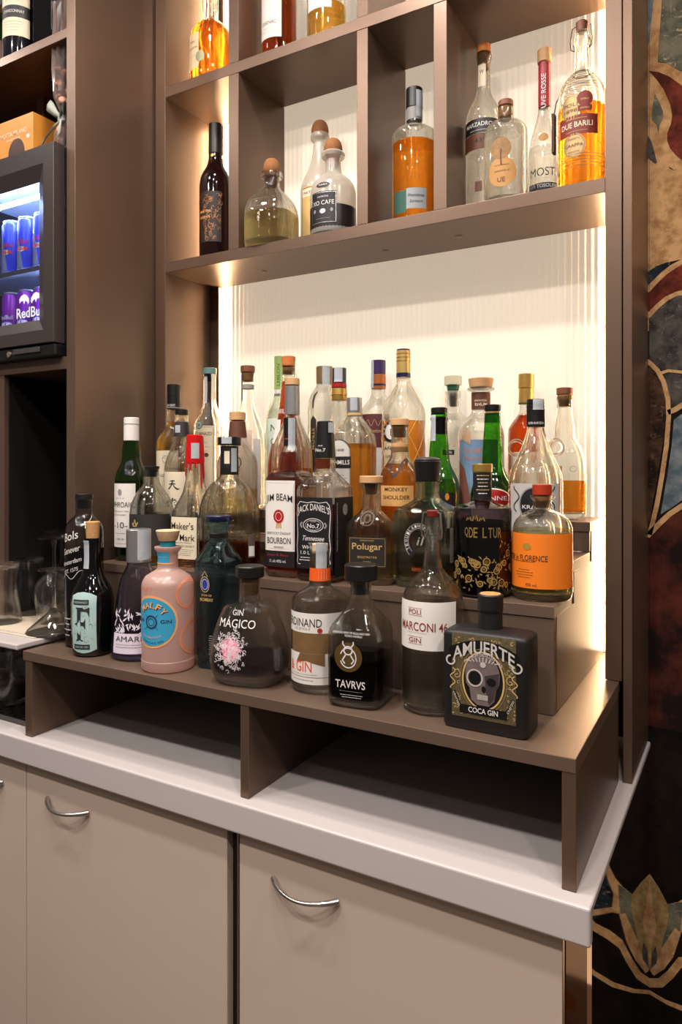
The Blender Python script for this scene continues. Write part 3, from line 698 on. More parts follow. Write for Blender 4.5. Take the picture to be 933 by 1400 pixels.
b = Bottle(230, 0.944, 'p', 'frosted pink gin bottle with round blue label and wooden stopper', group=G, yaw=6)
PINKF = frosted('frosted_pink_glass', (238, 200, 188), 0.18, 0.3)
b.profile([(0, 33), (0.002, 35.6), (0.006, 36.4), (0.018, 36.4), (0.0185, 36.0), (800, 36), (793, 34.5), (787, 31), (782, 23), (779, 17.5), (776, 14.5), (757, 13.8), (754, 15), (750, 18.5), (747, 18.5)])
b.glass(PINKF); b.cap(752, 739, 10.5, 10.5, plain('turquoise_plastic', (26, 128, 146), 0.4), 'stopper_plug'); b.cap(739, 724.5, 13.2, 16.8, WOODP, 'stopper', 0.0012)
b.patch('neck_label', -0.012, 0.014, 772, 757, SKY, 0.0006); b.text('GIN DI MALFY', 0.001, 763, 0.003, WINK, w=0.02)
b.patch('neck_band', -0.020, 0.02, 774, 772, PEACH, 0.0007)
rim = b.disc('label_rim', 0.0, 850, 0.0475, 0.0455, PEACH, 0.0004); lab = b.disc('label', 0.0, 850, 0.0435, 0.0415, SKY, 0.0008)
for i, ch in enumerate('MALFY'):
    a = math.radians(128 - i * 22); cxu, czu = 0.030 * math.cos(a), b.VL(850) + 0.029 * math.sin(a)
    b.text(ch, cxu + 0.0012, czu - 0.0012, 0.0105, INK, lab, w=0.009, off=0.0012, bold=0.03, rot=math.degrees(a) - 90 + 0.01); b.text(ch, cxu, czu, 0.0105, PEACH, lab, w=0.009, off=0.0015, bold=0.03, rot=math.degrees(a) - 90 + 0.01)
b.text('GIN', 0.027, 849, 0.006, INK, lab, w=0.019, off=0.0012, bold=0.02); b.text('GIN', -0.027, 849, 0.006, INK, lab, w=0.019, off=0.0012, bold=0.02)
b.ringprint(0, 850, 0.0105, 0.0105, 0.003, plain('navy_ink', (30, 56, 96), 0.6), lab, 0.0012); b.ringprint(0, 850, 0.006, 0.006, 0.0012, MATS['navy_ink'], lab, 0.0012)
for a in (45, 135, 225, 315):
    c, q = math.cos(math.radians(a)), math.sin(math.radians(a)); zc = b.VL(850); b.stroke([(0.011 * c, zc + 0.011 * q), (0.019 * c, zc + 0.019 * q)], 0.0008, MATS['navy_ink'], lab, 0.0012)
b.text('CON ARANCIA ROSA', 0, 868, 0.0035, PEACH, lab, w=0.038, off=0.0012, arc=-0.004); b.text('(ITALY) 41% VOL', 0.002, 875, 0.0048, INK, lab, w=0.042, off=0.0012, arc=-0.005)
PINKR = plain('grapefruit_ring_print', (232, 142, 112), 0.5)
for u, y, r in ((0.068, 813, 0.0235), (0.078, 874, 0.0265), (-0.068, 822, 0.022)):
    b.ringprint(u, y, r, r * 1.05, 0.0042, PINKR, name='slice_ring'); b.ringprint(u, y, r * .86, r * .9, 0.0009, PEACH, off=0.001, name='slice_ring')
b.text('MALFY', -0.018, 806, 0.008, PINKR, w=0.04); b.done()

b = Bottle(299, 0.997, 'p', 'faceted teal blue gin bottle with navy stopper and jewel emblem', group=G, yaw=4, n=5.5)
b.profile([(0, 0.027), (0.003, 0.0295), (840, 0.0315), (785, 0.0345), (769, 0.0348), (765, 0.034), (757, 0.028), (748, 0.0205), (741, 13.5, 'o'), (722, 12.6, 'o'), (718, 15, 'o'), (714, 17.5, 'o'), (708, 18, 'o')])
b.glass(BLUEG, FOOTB, shell=SHELLB); b.fill(775, liquid('deep_blue_spirit', (196, 220, 236), mix=0.3)); b.cap(712, 704.5, 17.8, 18.2, NAVYP, 'stopper', 0.0014); b.cap(735, 728, 13.6, 13.6, BLK, 'neck_ring')
for yy in (741, 744): b.cap(yy + 1.3, yy, 14.2, 14.2, BLUEG, 'glass_ring')
zt = b.VL(776); zb_ = b.VL(905)
b.stroke([(-0.022, zb_), (-0.0255, (zt + zb_) / 2), (-0.0265, zt - 0.006), (-0.022, zt), (0, zt + 0.002), (0.022, zt), (0.0265, zt - 0.006), (0.0255, (zt + zb_) / 2), (0.022, zb_)], 0.0013, BLUEG, name='panel_edge', off=0.001)
lab = b.disc('emblem', -0.004, 799, 0.0085, 0.011, plain('sapphire_print', (44, 66, 150), 0.25), 0.0008)
b.ringprint(-0.004, 799, 0.0092, 0.0135, 0.0012, GOLDI, lab); b.ringprint(-0.004, 799, 0.0065, 0.009, 0.0008, WINK, lab)
b.stroke([(-0.010, b.VL(788)), (-0.004, b.VL(781)), (0.002, b.VL(788))], 0.0012, GOLDI, lab)
b.text('STAR OF', -0.001, 814, 0.0038, GOLDI, w=0.022, bold=0.02); b.text('BOMBAY', -0.001, 820, 0.006, GOLDI, w=0.028, bold=0.03)
b.lines(0.008, 905, 868, 0.014, 12, WINK, seed=4); b.done()

b = Bottle(342, 0.952, 'p', 'squat rounded clear gin bottle with pink coral print and black stopper', group=G, yaw=10, k=0.74, n=2.9)
b.profile([(0, 0.046), (0.003, 0.052), (0.010, 0.058), (0.022, 0.0635), (900, 0.0655), (885, 0.0645), (860, 0.058), (838, 0.0475), (829, 0.043), (825, 0.0375), (823.5, 0.028), (821, 15.2, 'o'), (792, 14.2, 'o'), (789, 15, 'o')])
b.glass(CLEAR, FOOT, shell=SHELL); b.fill(893, SMOKEL); b.cap(789, 773, 19.6, 19.6, BLK, 'stopper', 0.0016); b.cap(812, 789.2, 11.5, 12.5, CORK, 'stopper_plug')
b.text('GIN', -0.004, 842, 0.0088, WINK, w=0.019); b.text('MÁGICO', -0.004, 855, 0.0165, WINK, w=0.066, off=0.0009)
CORAL = [plain('coral_white_ink', (226, 214, 216), 0.6), plain('coral_pale_pink_ink', (236, 188, 200), 0.6), plain('coral_pink_ink', (222, 120, 150), 0.6)]
R = random.Random(9); zc = b.VL(893)
for i in range(520):
    rr = abs(R.gauss(0, 0.0155)); a = R.uniform(0, 6.283)
    if rr > 0.034: rr = R.uniform(0.02, 0.034)
    x, z = -0.012 + rr * math.cos(a), zc + rr * math.sin(a) * 1.05; m = CORAL[0] if rr > 0.018 else CORAL[R.choice((1, 1, 1, 0, 2))]; q = R.uniform(0.0012, 0.003) * (1.4 if rr < 0.014 else 1)
    b.stroke([(x + q * math.cos(t * 1.1 + a), z + q * math.sin(t * 1.1 + a)) for t in range(5)], 0.0009 if rr > 0.014 else 0.0019, m, off=0.0007 + i * 1e-6, name='coral_print')
b.done()

b = Bottle(438, 0.984, 'p', 'clear gin bottle with orange neck band and white bands, half behind the black stopper decanter', group=G, yaw=4)
b.profile([(0, 34), (0.003, 37.5), (0.009, 38.8), (820, 38.8), (815, 37.6), (808, 28), (803, 18.5), (799, 15.2), (795, 14.5), (757, 13.2), (752, 13.8)])
b.glass(CLEAR, FOOT, shell=SHELL); b.fill(834, GIN); b.cap(757, 743, 10.6, 11.0, WOODP, 'stopper'); b.cap(778, 757.2, 8.6, 9.6, CORK, 'stopper_plug')
b.patch('neck_band', -0.045, 0.045, 798, 780, plain('orange_foil', (236, 92, 22), 0.5), 0.0007); b.strip(0.010, 741, 791, 0.018); b.strip(-0.022, 742, 792, 0.006)
BRN = plain('woodcut_brown_print', (122, 92, 56), 0.6, 0, 0.35, 40)
b.patch('picture_panel', -0.035, 0.035, 893, 864, BRN, 0.0003)
lab = b.patch('label', -0.062, 0.062, 865, 838, PAPER); b.text('FERDINAND', -0.012, 851, 0.0125, INK, lab, w=0.074); b.text('LE JINGLE', -0.008, 860, 0.005, GREY, lab, w=0.03); b.disc('red_stamp', 0.022, 861, 0.004, 0.004, REDI, 0.001, lab)
lab = b.patch('label', -0.062, 0.062, 935, 893, PAPER); b.shape('label_cut', [(-0.02, b.VL(906)), (-0.012, b.VL(893)), (0.03, b.VL(893)), (0.03, b.VL(910)), (0.0, b.VL(903))], BRN, 0.0008, lab)
b.text('& GIN', -0.014, 911, 0.0165, plain('orange_ink', (232, 84, 26), 0.6), lab, w=0.046); b.lines(-0.005, 924, 919, 0.07, 1, GREY, lab); b.lines(-0.008, 933, 926, 0.06, 1, INK, lab); b.stroke([(-0.05 + 0.005 * i, b.VL(925)) for i in range(20)], 0.0006, INK, lab); b.done()

b = Bottle(494, 0.958, 'p', 'square clear decanter of black spirit with black knob and bull emblem', group=G, yaw=8, n=5)
b.profile([(0, 0.038), (0.003, 0.0415), (0.010, 0.043), (880, 0.0435), (862, 0.0432), (855, 0.0415), (846, 0.0345), (836, 0.0255), (828, 0.0195), (818, 15.6, 'o'), (800, 14.4, 'o'), (795, 16, 'o'), (793, 17, 'o')])
b.glass(CLEAR, FOOT, shell=SHELL); b.fill(893, BLACKL); b.cap(793, 771, 22.6, 22.6, BLK, 'stopper', 0.0016); b.cap(812, 793.2, 11, 12, BLK, 'stopper_plug')
b.text('IMPORTED SPIRIT OF BULLS AND MEN', 0, 865, 0.003, WINK, w=0.058); b.text('TORO NOBLE', 0.004, 869, 0.003, WINK, w=0.028)
dsc = b.disc('gold_disc', -0.004, 898, 0.022, 0.022, plain('aged_gold_print', (92, 70, 34), 0.5, 0.2, 0.3, 90), 0.0005)
zc = b.VL(895)
b.ringprint(-0.004, 899, 0.0125, 0.0145, 0.0018, WINK, dsc, 0.001, a0=200, a1=520); b.ringprint(-0.004, 889, 0.0065, 0.006, 0.0022, WINK, dsc, 0.001)
for sgn in (-1, 1): b.stroke([(-0.004 + sgn * 0.005, zc + 0.012), (-0.004 + sgn * 0.0085, zc + 0.016), (-0.004 + sgn * 0.008, zc + 0.020)], 0.002, WINK, dsc, 0.001); b.stroke([(-0.004 + sgn * 0.004, zc), (-0.004 + sgn * 0.009, zc - 0.008), (-0.004 + sgn * 0.005, zc - 0.013)], 0.0022, WINK, dsc, 0.001)
b.text('TAVRVS', -0.001, 935, 0.0115, WINK, w=0.047, bold=0.015); b.lines(0, 947, 942, 0.056, 1, GREY, th=0.0005); b.lines(0.001, 954, 948, 0.036, 2, WINK, seed=3); b.done()

b = Bottle(592, 0.985, 'p', 'tall hammered glass gin bottle with white label and red swing top', group=G, yaw=-4)
b.profile([(0, 37), (0.003, 40.5), (0.009, 42), (826, 42), (815, 41), (802, 36), (792, 28.5), (784, 20), (777, 14), (768, 12.5), (738, 10.4), (734, 12), (730, 12), (727, 10.8), (710, 10.4), (707, 10)])
b.glass(HAMMER, FOOT, shell=SHELL); b.fill(884, liquid('clear_gin_rippled', (242, 240, 236), 1.34, mix=0.35)); b.cap(707, 697.5, 7.4, 8, plain('oxblood_rubber', (120, 26, 22), 0.5), 'stopper', 0.001)
for sg in (-1, 1):
    pts = [(sg * b.W(6), 0, b.V(700)), (sg * b.W(13), -0.003, b.V(701)), (sg * b.W(15.5), -0.004, b.V(722)), (sg * b.W(15), -0.003, b.V(733)), (sg * b.W(11.5), 0, b.V(737)), (sg * b.W(13), 0.003, b.V(728)), (sg * b.W(10.8), 0.004, b.V(720))]
    tube('wire_bail', pts, 0.0014, STEELW, b.root, 6)
lab = b.patch('label', -0.052, 0.058, 889, 823, PAPER); RB = plain('oxblood_ink', (140, 44, 34), 0.6)
b.text('POLI', -0.006, 837, 0.0068, RB, lab, w=0.021, bold=0.02); b.text('MARCONI 46', 0.004, 857, 0.0125, RB, lab, w=0.078, bold=0.015); b.text('GIN', -0.006, 876, 0.0068, RB, lab, w=0.021, bold=0.02)
for y in (832, 842, 871, 881): b.stroke([(-0.018 + 0.003 * i, b.VL(y)) for i in range(9)], 0.0005, RB, lab)
b.lines(-0.003, 868, 863, 0.05, 1, GREY, lab, th=0.0005); b.done()

b = Bottle(671, 0.951, 'p', 'flat matte black gin bottle with ornate gold skull label', group=G, yaw=0, k=0.5, n=9)
b.profile([(0, 0.056), (0.002, 0.0585), (0.005, 0.0598), (868, 0.060), (864.5, 0.0592), (862.5, 0.0572), (861, 0.053), (859.5, 0.044), (858.3, 0.034), (857.6, 0.026)])
b.glass(MATTE, name='body'); b.cap(859.5, 834, 17.2, 16.4, MATTE, 'neck', 0.0006); b.cap(836, 812, 17.6, 17.8, MATTE, 'cap', 0.0012); b.cap(812.6, 811, 14.6, 14.6, CORK, 'cork_inlay', 0.0004); b.cap(833.6, 832.4, 17.9, 17.9, BLKG, 'cap_ring', 0.0003)
z0, z1 = b.VL(994), b.VL(876); GL = plain('antique_gold_print', (150, 128, 84), 0.45, 0.3, 0.4, 160)
lab = b.shape('label', [(-0.0445, z0), (0.0445, z0), (0.0445, z1), (-0.0445, z1)], plain('black_gold_speckled_print', (92, 80, 54), 0.5, 0.1, 0.75, 260))
inner = b.disc('oval_ground', 0, 939, 0.0275, 0.0375, BLK, 0.0009, lab)
b.ringprint(0, 939, 0.0285, 0.0385, 0.0022, GOLDI, lab, 0.0011, 44); b.ringprint(0, 939, 0.0325, 0.0425, 0.0011, GL, lab, 0.0011, 44)
b.shape('title_ground', [(-0.048 + 0.006 * i, b.VL(897) + 0.014 * (1 - ((i - 8) / 8) ** 2)) for i in range(17)] + [(0.048 - 0.006 * i, b.VL(914) + 0.014 * (1 - ((i - 8) / 8) ** 2)) for i in range(17)], BLK, 0.0010, lab)
b.text('AMUERTE', 0, 907, 0.0175, plain('bone_ink', (206, 198, 190), 0.55), lab, w=0.086, arc=0.014, off=0.0014, bold=0.03)
b.text('PREMIUM DISTILLED GIN', 0, 915, 0.0038, WINK, lab, w=0.052, arc=0.012, off=0.0014)
for sg in (-1, 1):
    b.stroke([(sg * (0.046 + 0.006 * math.sin(t * .5)), b.VL(912) - 0.003 + 0.006 * math.cos(t * .5)) for t in range(11)], 0.0022, MATS['bone_ink'], lab, 0.0015)
    b.stroke([(sg * (0.043 - 0.0035 * math.sin(t * .9)), b.VL(926) - 0.0022 * t) for t in range(14)], 0.0014, GOLDI, lab, 0.0012); b.stroke([(sg * (0.036 + 0.004 * math.cos(t)), b.VL(930) - 0.001 * t + 0.004 * math.sin(t)) for t in range(9)], 0.001, GOLDI, lab, 0.0012)
    b.stroke([(sg * (0.041 - 0.0009 * t), b.VL(958) - 0.002 * t) for t in range(10)], 0.0034, BLK, lab, 0.0012); b.text('CRAFTED', sg * 0.0375, 969, 0.0026, WINK, lab, w=0.02, off=0.0016, rot=sg * 66)
b.patch('name_banner', -0.033, 0.033, 988, 976, BLK, 0.0012, lab); b.text('COCA GIN', 0, 981.5, 0.0072, WINK, lab, w=0.041, off=0.0016, bold=0.03)
SK = plain('skull_grey_print', (112, 98, 96), 0.55, 0, 0.25, 120); SKD = plain('skull_dark_print', (62, 52, 52), 0.55, 0, 0.25, 120); SKL = plain('skull_light_print', (196, 184, 176), 0.55)
R = random.Random(31)
for i in range(190):
    x, z = R.uniform(-0.043, 0.043), R.uniform(z0 + 0.004, z1 - 0.004)
    if (x / 0.033) ** 2 + ((z - b.VL(939)) / 0.043) ** 2 < 1.05: continue
    q = R.uniform(0.0012, 0.003); b.stroke([(x + q * math.cos(t * .8 + i) * (1 - t / 9), z + q * math.sin(t * .8 + i) * (1 - t / 9)) for t in range(7)], 0.0007, GOLDI, lab, 0.0008, 'filigree')
zc = b.VL(938)
sk = b.shape('skull_print', [(0.024 * math.cos(a) - 0.001, zc + 0.008 + 0.026 * math.sin(a)) for a in [i * math.pi / 12 for i in range(13)]] + [(-0.024, zc - 0.006), (-0.019, zc - 0.012), (-0.0165, zc - 0.028), (-0.008, zc - 0.034), (0.008, zc - 0.034), (0.0155, zc - 0.026), (0.018, zc - 0.011), (0.022, zc - 0.004)], SK, 0.0012, lab)
b.shape('skull_shade', [(0.002, zc + 0.006), (0.022, zc + 0.012), (0.0215, zc - 0.004), (0.017, zc - 0.012), (0.015, zc - 0.024), (0.008, zc - 0.032), (0.004, zc - 0.014)], SKD, 0.0014, lab)
b.disc('eye_socket', -0.0115, zc + 0.002, 0.0085, 0.009, BLK, 0.0016, lab); b.disc('eye_socket', 0.0115, zc - 0.001, 0.0062, 0.0055, BLK, 0.0016, lab); b.disc('nose_print', 0.001, zc - 0.012, 0.003, 0.0045, BLK, 0.0016, lab)
b.ringprint(-0.0115, zc + 0.002, 0.0105, 0.011, 0.002, SKL, lab, 0.0017); b.patch('teeth_print', -0.008, 0.007, zc - 0.0265, zc - 0.0195, SKL, 0.0016, lab); b.disc('forehead_jewel', 0, zc + 0.021, 0.004, 0.004, SKL, 0.0016, lab)
for i in range(-4, 5): b.stroke([(0.004 * i, zc + 0.024), (0.0052 * i, zc + 0.031 - 0.0004 * i * i)], 0.0016, SKL, lab, 0.0016)
for i in range(-3, 4): b.stroke([(0.0022 * i, zc - 0.0265), (0.0022 * i, zc - 0.0195)], 0.0004, BLK, lab, 0.0018)
b.done()

# ------------------------------------------------------------------ first step
G = 'bottles on the first riser step'
b = Bottle(180, 1.102, '1', 'green whisky bottle with white cap and plain white label marked 10', group=G, yaw=4)
b.profile([(0, 20), (0.003, 22), (0.009, 23), (662, 23), (652, 22.4), (642, 19), (634, 15), (625, 13), (614, 12.6), (604, 10.6), (598, 10.2), (590, 10.2)])
b.glass(GREEN); b.fill(657, liquid('whisky_in_green', (196, 180, 90))); b.cap(603, 571, 10.8, 10.6, PAPER, 'cap', 0.0012); b.cap(580.5, 579.5, 11, 11, GREY, 'cap_ring', 0.0002)
lab = b.patch('label', -0.034, 0.034, 748, 661, PAPER)
b.text('LAPHROAIG', -0.001, 690, 0.0115, INK, lab, w=0.062, bold=0.01); b.text('SINGLE ISLAY MALT', 0, 699, 0.003, INK, lab, w=0.05); b.text('SCOTCH WHISKY', -0.004, 704, 0.003, INK, lab, w=0.04); b.text('-10-', 0, 718, 0.013, INK, lab, w=0.036); b.lines(0, 731, 727, 0.04, 1, INK, lab); b.text('-1815-', 0, 737, 0.004, INK, lab, w=0.026); b.lines(0, 745, 741, 0.045, 1, REDI, lab)
b.disc('crest', 0, 673, 0.005, 0.007, GREY, 0.0009, lab); b.lines(0, 683, 679, 0.036, 1, GREY, lab); b.done()

b = Bottle(208, 1.078, '1', 'round shouldered clear bottle with dark grey wrap label and black stopper', group=G, yaw=20)
b.profile([(0, 27), (0.003, 29.6), (0.008, 30.5), (700, 30.5), (690, 29), (680, 25), (671, 19), (664, 13.5), (658, 10.8), (643, 10), (640, 10.4)])
b.glass(CLEAR, FOOT, shell=SHELL); b.fill(712, PALEW); b.cap(641, 637.3, 10.6, 10.6, BLK, 'stopper', 0.0006); b.cap(652, 641.2, 7.5, 8.4, BLK, 'stopper_plug')
lab = b.patch('label', -0.06, 0.06, 760, 703, plain('charcoal_label', (44, 42, 40), 0.6)); z = b.VL(716)
b.stroke([(-0.022, z - 0.003), (-0.018, z + 0.008), (-0.014, z - 0.003)], 0.0026, GOLDI, lab); b.stroke([(-0.026, z + 0.002), (-0.023, z - 0.005), (-0.014, z - 0.005), (-0.010, z + 0.003)], 0.0022, GOLDI, lab); b.text('YAMAZAKURA', -0.014, 725, 0.0036, GOLDI, lab, w=0.03); b.done()

b = Bottle(267, 1.104, '1', 'square bourbon bottle with dripping red wax top and cream label', group=G, yaw=2, n=4.5)
b.profile([(0, 0.034), (0.003, 0.0375), (0.008, 0.039), (712, 0.039), (700, 0.0375), (690, 0.032), (680, 0.025), (668, 0.0195), (655, 13, 'o'), (635, 12, 'o'), (600, 10.8, 'o')])
b.glass(CLEAR, FOOT, shell=SHELL); b.fill(741, WHISKY)
WAX = plain('red_sealing_wax', (196, 14, 18), 0.28, 0, 0.08, 40)
b.cap(634, 594.5, 13.6, 11.8, WAX, 'wax_cap', 0.0018)
for a, y, r in ((-150, 652, .0016), (-112, 640, .0022), (-80, 643, .0022), (-45, 640, .0025), (-10, 668, .0018), (20, 655, .002), (60, 650, .002), (110, 662, .002), (170, 646, .002)):
    zs = [b.V(630 + (y - 630) * t / 5) for t in range(6)]; c, q = math.cos(math.radians(a)), math.sin(math.radians(a))
    tube('wax_drip', [((b.ring(z)[0] + 0.0002) * c, (b.ring(z)[0] + 0.0002) * q, z) for z in zs], [r, r, r, r, r * 1.15, r * .5], WAX, b.root, 8)
b.strip(0.014, 606, 627, 0.016)
lab = b.patch('label', -0.0345, 0.0335, 764, 707, CREAM)
b.text("Maker's", -0.001, 719, 0.0145, INK, lab, w=0.057, bold=0.012); b.text('Mark', 0.012, 735, 0.0135, INK, lab, w=0.036, bold=0.012); b.ringprint(-0.018, 733, 0.006, 0.006, 0.0008, INK, lab); b.text('KENTUCKY STRAIGHT', 0.004, 742, 0.0026, INK, lab, w=0.04); b.text('BOURBON WHISKY', 0.004, 746.5, 0.0042, INK, lab, w=0.05); b.lines(0.004, 760, 750, 0.05, 4, INK, lab); b.done()

b = Bottle(314, 1.075, '1', 'wide oval clear bourbon flask with black neck wrap and embossed scallops', group=G, yaw=14, k=0.6, n=2.3)
b.profile([(0, 0.054), (0.003, 0.059), (0.010, 0.062), (715, 0.062), (700, 0.0605), (685, 0.056), (672, 0.048), (662, 0.0375), (655, 0.025), (651, 13.4, 'o'), (630, 12.2, 'o'), (606, 12, 'o')])
b.glass(CLEAR, FOOT, shell=SHELL); b.fill(739, DARKW); b.cap(609, 597.5, 16.2, 16.2, BLK, 'stopper', 0.0012); b.cap(649, 610, 12.6, 12.4, BLKLAB, 'neck_wrap', 0.0004); b.patch('neck_window', -0.002, 0.008, b.V(634), b.V(617), CREAM, 0.0007, env=True); b.strip(0.004, 598, 607, 0.020); b.strip(0.017, 613, 645, 0.012)
EMB = frosted('embossed_glass_frost', (226, 220, 210), 0.72, 0.15)
b.text('WOODFORD RESERVE', 0.008, 728, 0.005, EMB, w=0.076, off=0.0006); b.text('DISTILLERS', 0.008, 719, 0.0035, EMB, w=0.036, off=0.0006)
b.ringprint(-0.008, 669, 0.010, 0.009, 0.0009, EMB, off=0.0006)
for i in range(7):
    u = -0.045 + 0.015 * i; pts = [(u, b.VL(700)), (u + 0.001, b.VL(688)), (u * 0.93, b.VL(676)), (u * 0.84, b.VL(668))]
    v_, f_ = tube_geo([b.surf(p, q, 0.0) for p, q in pts], [.0006, .0022, .0024, .0008], 6); mesh('scallop', v_, f_, CLEAR, b.root)
lab = b.patch('back_label', 0.052, 0.066, 764, 732, plain('taupe_label', (92, 78, 68), 0.6)); b.patch('barcode', 0.0535, 0.0645, 762, 748, PAPER, 0.0009, lab); b.done()

b = Bottle(397, 1.09, '1', 'tall square bourbon bottle with white label and red wax rosette print', group=G, yaw=0, n=6)
b.profile([(0, 0.0315), (0.003, 0.0345), (0.008, 0.036), (660, 0.036), (653, 0.0352), (648, 0.0315), (645, 0.027), (643, 16.5, 'o'), (634, 16, 'o'), (622, 14, 'o'), (612, 10, 'o'), (608, 8.6, 'o'), (580, 8.2, 'o')])
b.glass(CLEAR, FOOT, shell=SHELL); b.fill(618, liquid('red_brown_bourbon', (186, 78, 22))); b.cap(610, 571, 9, 8.8, BLK, 'cap'); b.cap(601, 599.5, 9.2, 9.2, REDI, 'cap_line', 0.0002); b.strip(0.011, 572, 616, 0.014)
lab = b.patch('label', -0.0325, 0.0325, 753, 657, PAPER); b.frame(-0.0305, 0.0305, 750, 660, 0.0004, GREY, lab)
b.text('JIM BEAM', 0, 684, 0.0165, INK, lab, w=0.057, bold=0.01, arc=0.004)
RW = plain('red_wax_print', (176, 26, 26), 0.45); sd = b.disc('rosette', 0, 706, 0.0115, 0.0125, RW, 0.0009, lab, 16); b.ringprint(0, 706, 0.0065, 0.0075, 0.0008, PAPER, sd, 0.0013)
for u in (-0.005, 0, 0.005): b.stroke([(u * .6, b.VL(713)), (u, b.VL(722))], 0.0035, GOLDI, lab, 0.0008)
b.text('KENTUCKY STRAIGHT', 0, 729, 0.0045, INK, lab, w=0.051); b.text('BOURBON', 0, 739, 0.0115, INK, lab, w=0.051, bold=0.015); b.text('WHISKEY', 0, 748, 0.0035, INK, lab, w=0.022)
lab = b.patch('lower_label', -0.0325, 0.0325, 775, 753.6, BLKLAB); b.text('James B. Beam', -0.003, 759, 0.0055, REDI, lab, w=0.046, slant=0.4); b.text('1L alc.40% vol.', -0.002, 767, 0.0052, WINK, lab, w=0.036); b.done()

b = Bottle(445, 1.082, '1', 'square whiskey bottle with black cap and ornate black label', group=G, yaw=0, n=9)
b.profile([(0, 0.0335), (0.003, 0.0375), (0.008, 0.0392), (672, 0.0392), (667, 0.0385), (662, 0.0345), (654, 0.0255), (648, 0.019), (643, 14.6, 'o'), (628, 14.2, 'o'), (622, 14, 'o'), (600, 11.5, 'o'), (582, 11, 'o')])
b.glass(CLEAR, FOOT, shell=SHELL); b.fill(690, DARKW)
b.cap(626, 576, 14.8, 11.2, BLK, 'cap', 0.0012); b.text('OLD', 0.001, 609, 0.0022, WINK, w=0.008, off=0.0026); b.text('No.7', 0.001, 615, 0.0058, WINK, w=0.018, off=0.0026, bold=0.02); b.strip(0.022, 578, 592, 0.012)
b.patch('neck_liquid_band', -0.02, 0.02, b.V(641), b.V(627), plain('amber_red_film', (150, 66, 30), 0.2), -0.0015, env=True)
lab = b.patch('label', -0.037, 0.037, 778, 680, BLKLAB); b.patch('side_label', 0.0415, 0.110, 788, 680, BLKLAB)
z0, z1 = b.VL(772), b.VL(686)
P = [(-0.031, z0), (0.031, z0), (0.034, z0 + 0.004), (0.032, z0 + 0.012), (0.034, z0 + 0.03), (0.032, z0 + 0.05), (0.034, z1 - 0.02), (0.032, z1 - 0.006), (0.027, z1), (0.012, z1 - 0.002), (0, z1), (-0.012, z1 - 0.002), (-0.027, z1), (-0.032, z1 - 0.006), (-0.034, z1 - 0.02), (-0.032, z0 + 0.05), (-0.034, z0 + 0.03), (-0.032, z0 + 0.012), (-0.034, z0 + 0.004)]
b.stroke(P, 0.0011, WINK, lab, closed=True)
b.text("JACK DANIEL'S", 0, 700, 0.0155, WINK, lab, w=0.064, bold=0.012, arc=0.007)
b.ringprint(0, 718, 0.0205, 0.0115, 0.0012, WINK, lab); b.ringprint(0, 718, 0.016, 0.0088, 0.0006, WINK, lab); b.ringprint(0, 718, 0.026, 0.009, 0.0028, GREY, lab, a0=150, a1=210); b.ringprint(0, 718, 0.026, 0.009, 0.0028, GREY, lab, a0=-30, a1=30)
b.text('OLD', 0, 712.5, 0.003, WINK, lab, w=0.011); b.text('No.7', 0, 719, 0.0078, WINK, lab, w=0.025, bold=0.03); b.text('BRAND', 0, 725, 0.002, WINK, lab, w=0.013)
b.text('Tennessee', 0, 736, 0.0085, WINK, lab, w=0.045, slant=0.35, bold=0.01); b.text('SOUR MASH', 0, 743, 0.0022, WINK, lab, w=0.02); b.text('WHISKEY', -0.002, 748.5, 0.0066, WINK, lab, w=0.042, bold=0.015); b.text('1.0 LITER', -0.006, 756, 0.006, WINK, lab, w=0.04, bold=0.012); b.lines(-0.004, 768, 761, 0.05, 2, WINK, lab, th=0.0014)
b.text('TENNESSEE SOUR MASH WHISKEY BOTTLED', 0.0485, 720, 0.0026, WINK, w=0.085, rot=90); b.disc('portrait_oval', 0.076, 697, 0.0085, 0.010, GREY, 0.0009); b.done()

b = Bottle(508, 1.085, '1', 'low flask with black and gold label and pressed medallion under wooden stopper', group=G, yaw=12, k=0.62, n=4.0)
b.profile([(0, 0.036), (0.003, 0.0395), (0.008, 0.042), (726, 0.042), (716, 0.0395), (709, 0.033), (703, 0.024), (698, 0.017), (693, 12.6, 'o'), (672, 11.6, 'o'), (664, 13.4, 'o'), (660, 13.4, 'o')])
b.glass(CLEAR, FOOT, shell=SHELL); b.fill(738, STRAW); b.cap(660.5, 650.5, 16, 16, WOOD, 'stopper', 0.001); b.cap(676, 661, 8, 9.5, CORK, 'stopper_plug')
lab = b.patch('label', -0.033, 0.033, 777, 735, plain('black_brown_label', (36, 31, 26), 0.55)); b.frame(-0.031, 0.031, 775, 737, 0.0004, GOLDI, lab)
b.text('RODIONOV & SONS', 0, 740, 0.0025, GOLDI, lab, w=0.024); b.text('Polugar', 0, 749.5, 0.0145, GOLDI, lab, w=0.053, bold=0.02); b.text('SINGLE MALT RYE', 0, 763, 0.0038, GOLDI, lab, w=0.034); b.lines(0, 771, 767, 0.02, 1, GOLDI, lab)
md = b.disc('medallion', -0.001, 710, 0.0115, 0.0115, CLEAR, 0.0016); b.ringprint(-0.001, 710, 0.0115, 0.0115, 0.0016, EMB, md, 0.002); b.ringprint(-0.001, 710, 0.005, 0.0065, 0.0014, EMB, md, 0.002); b.done()

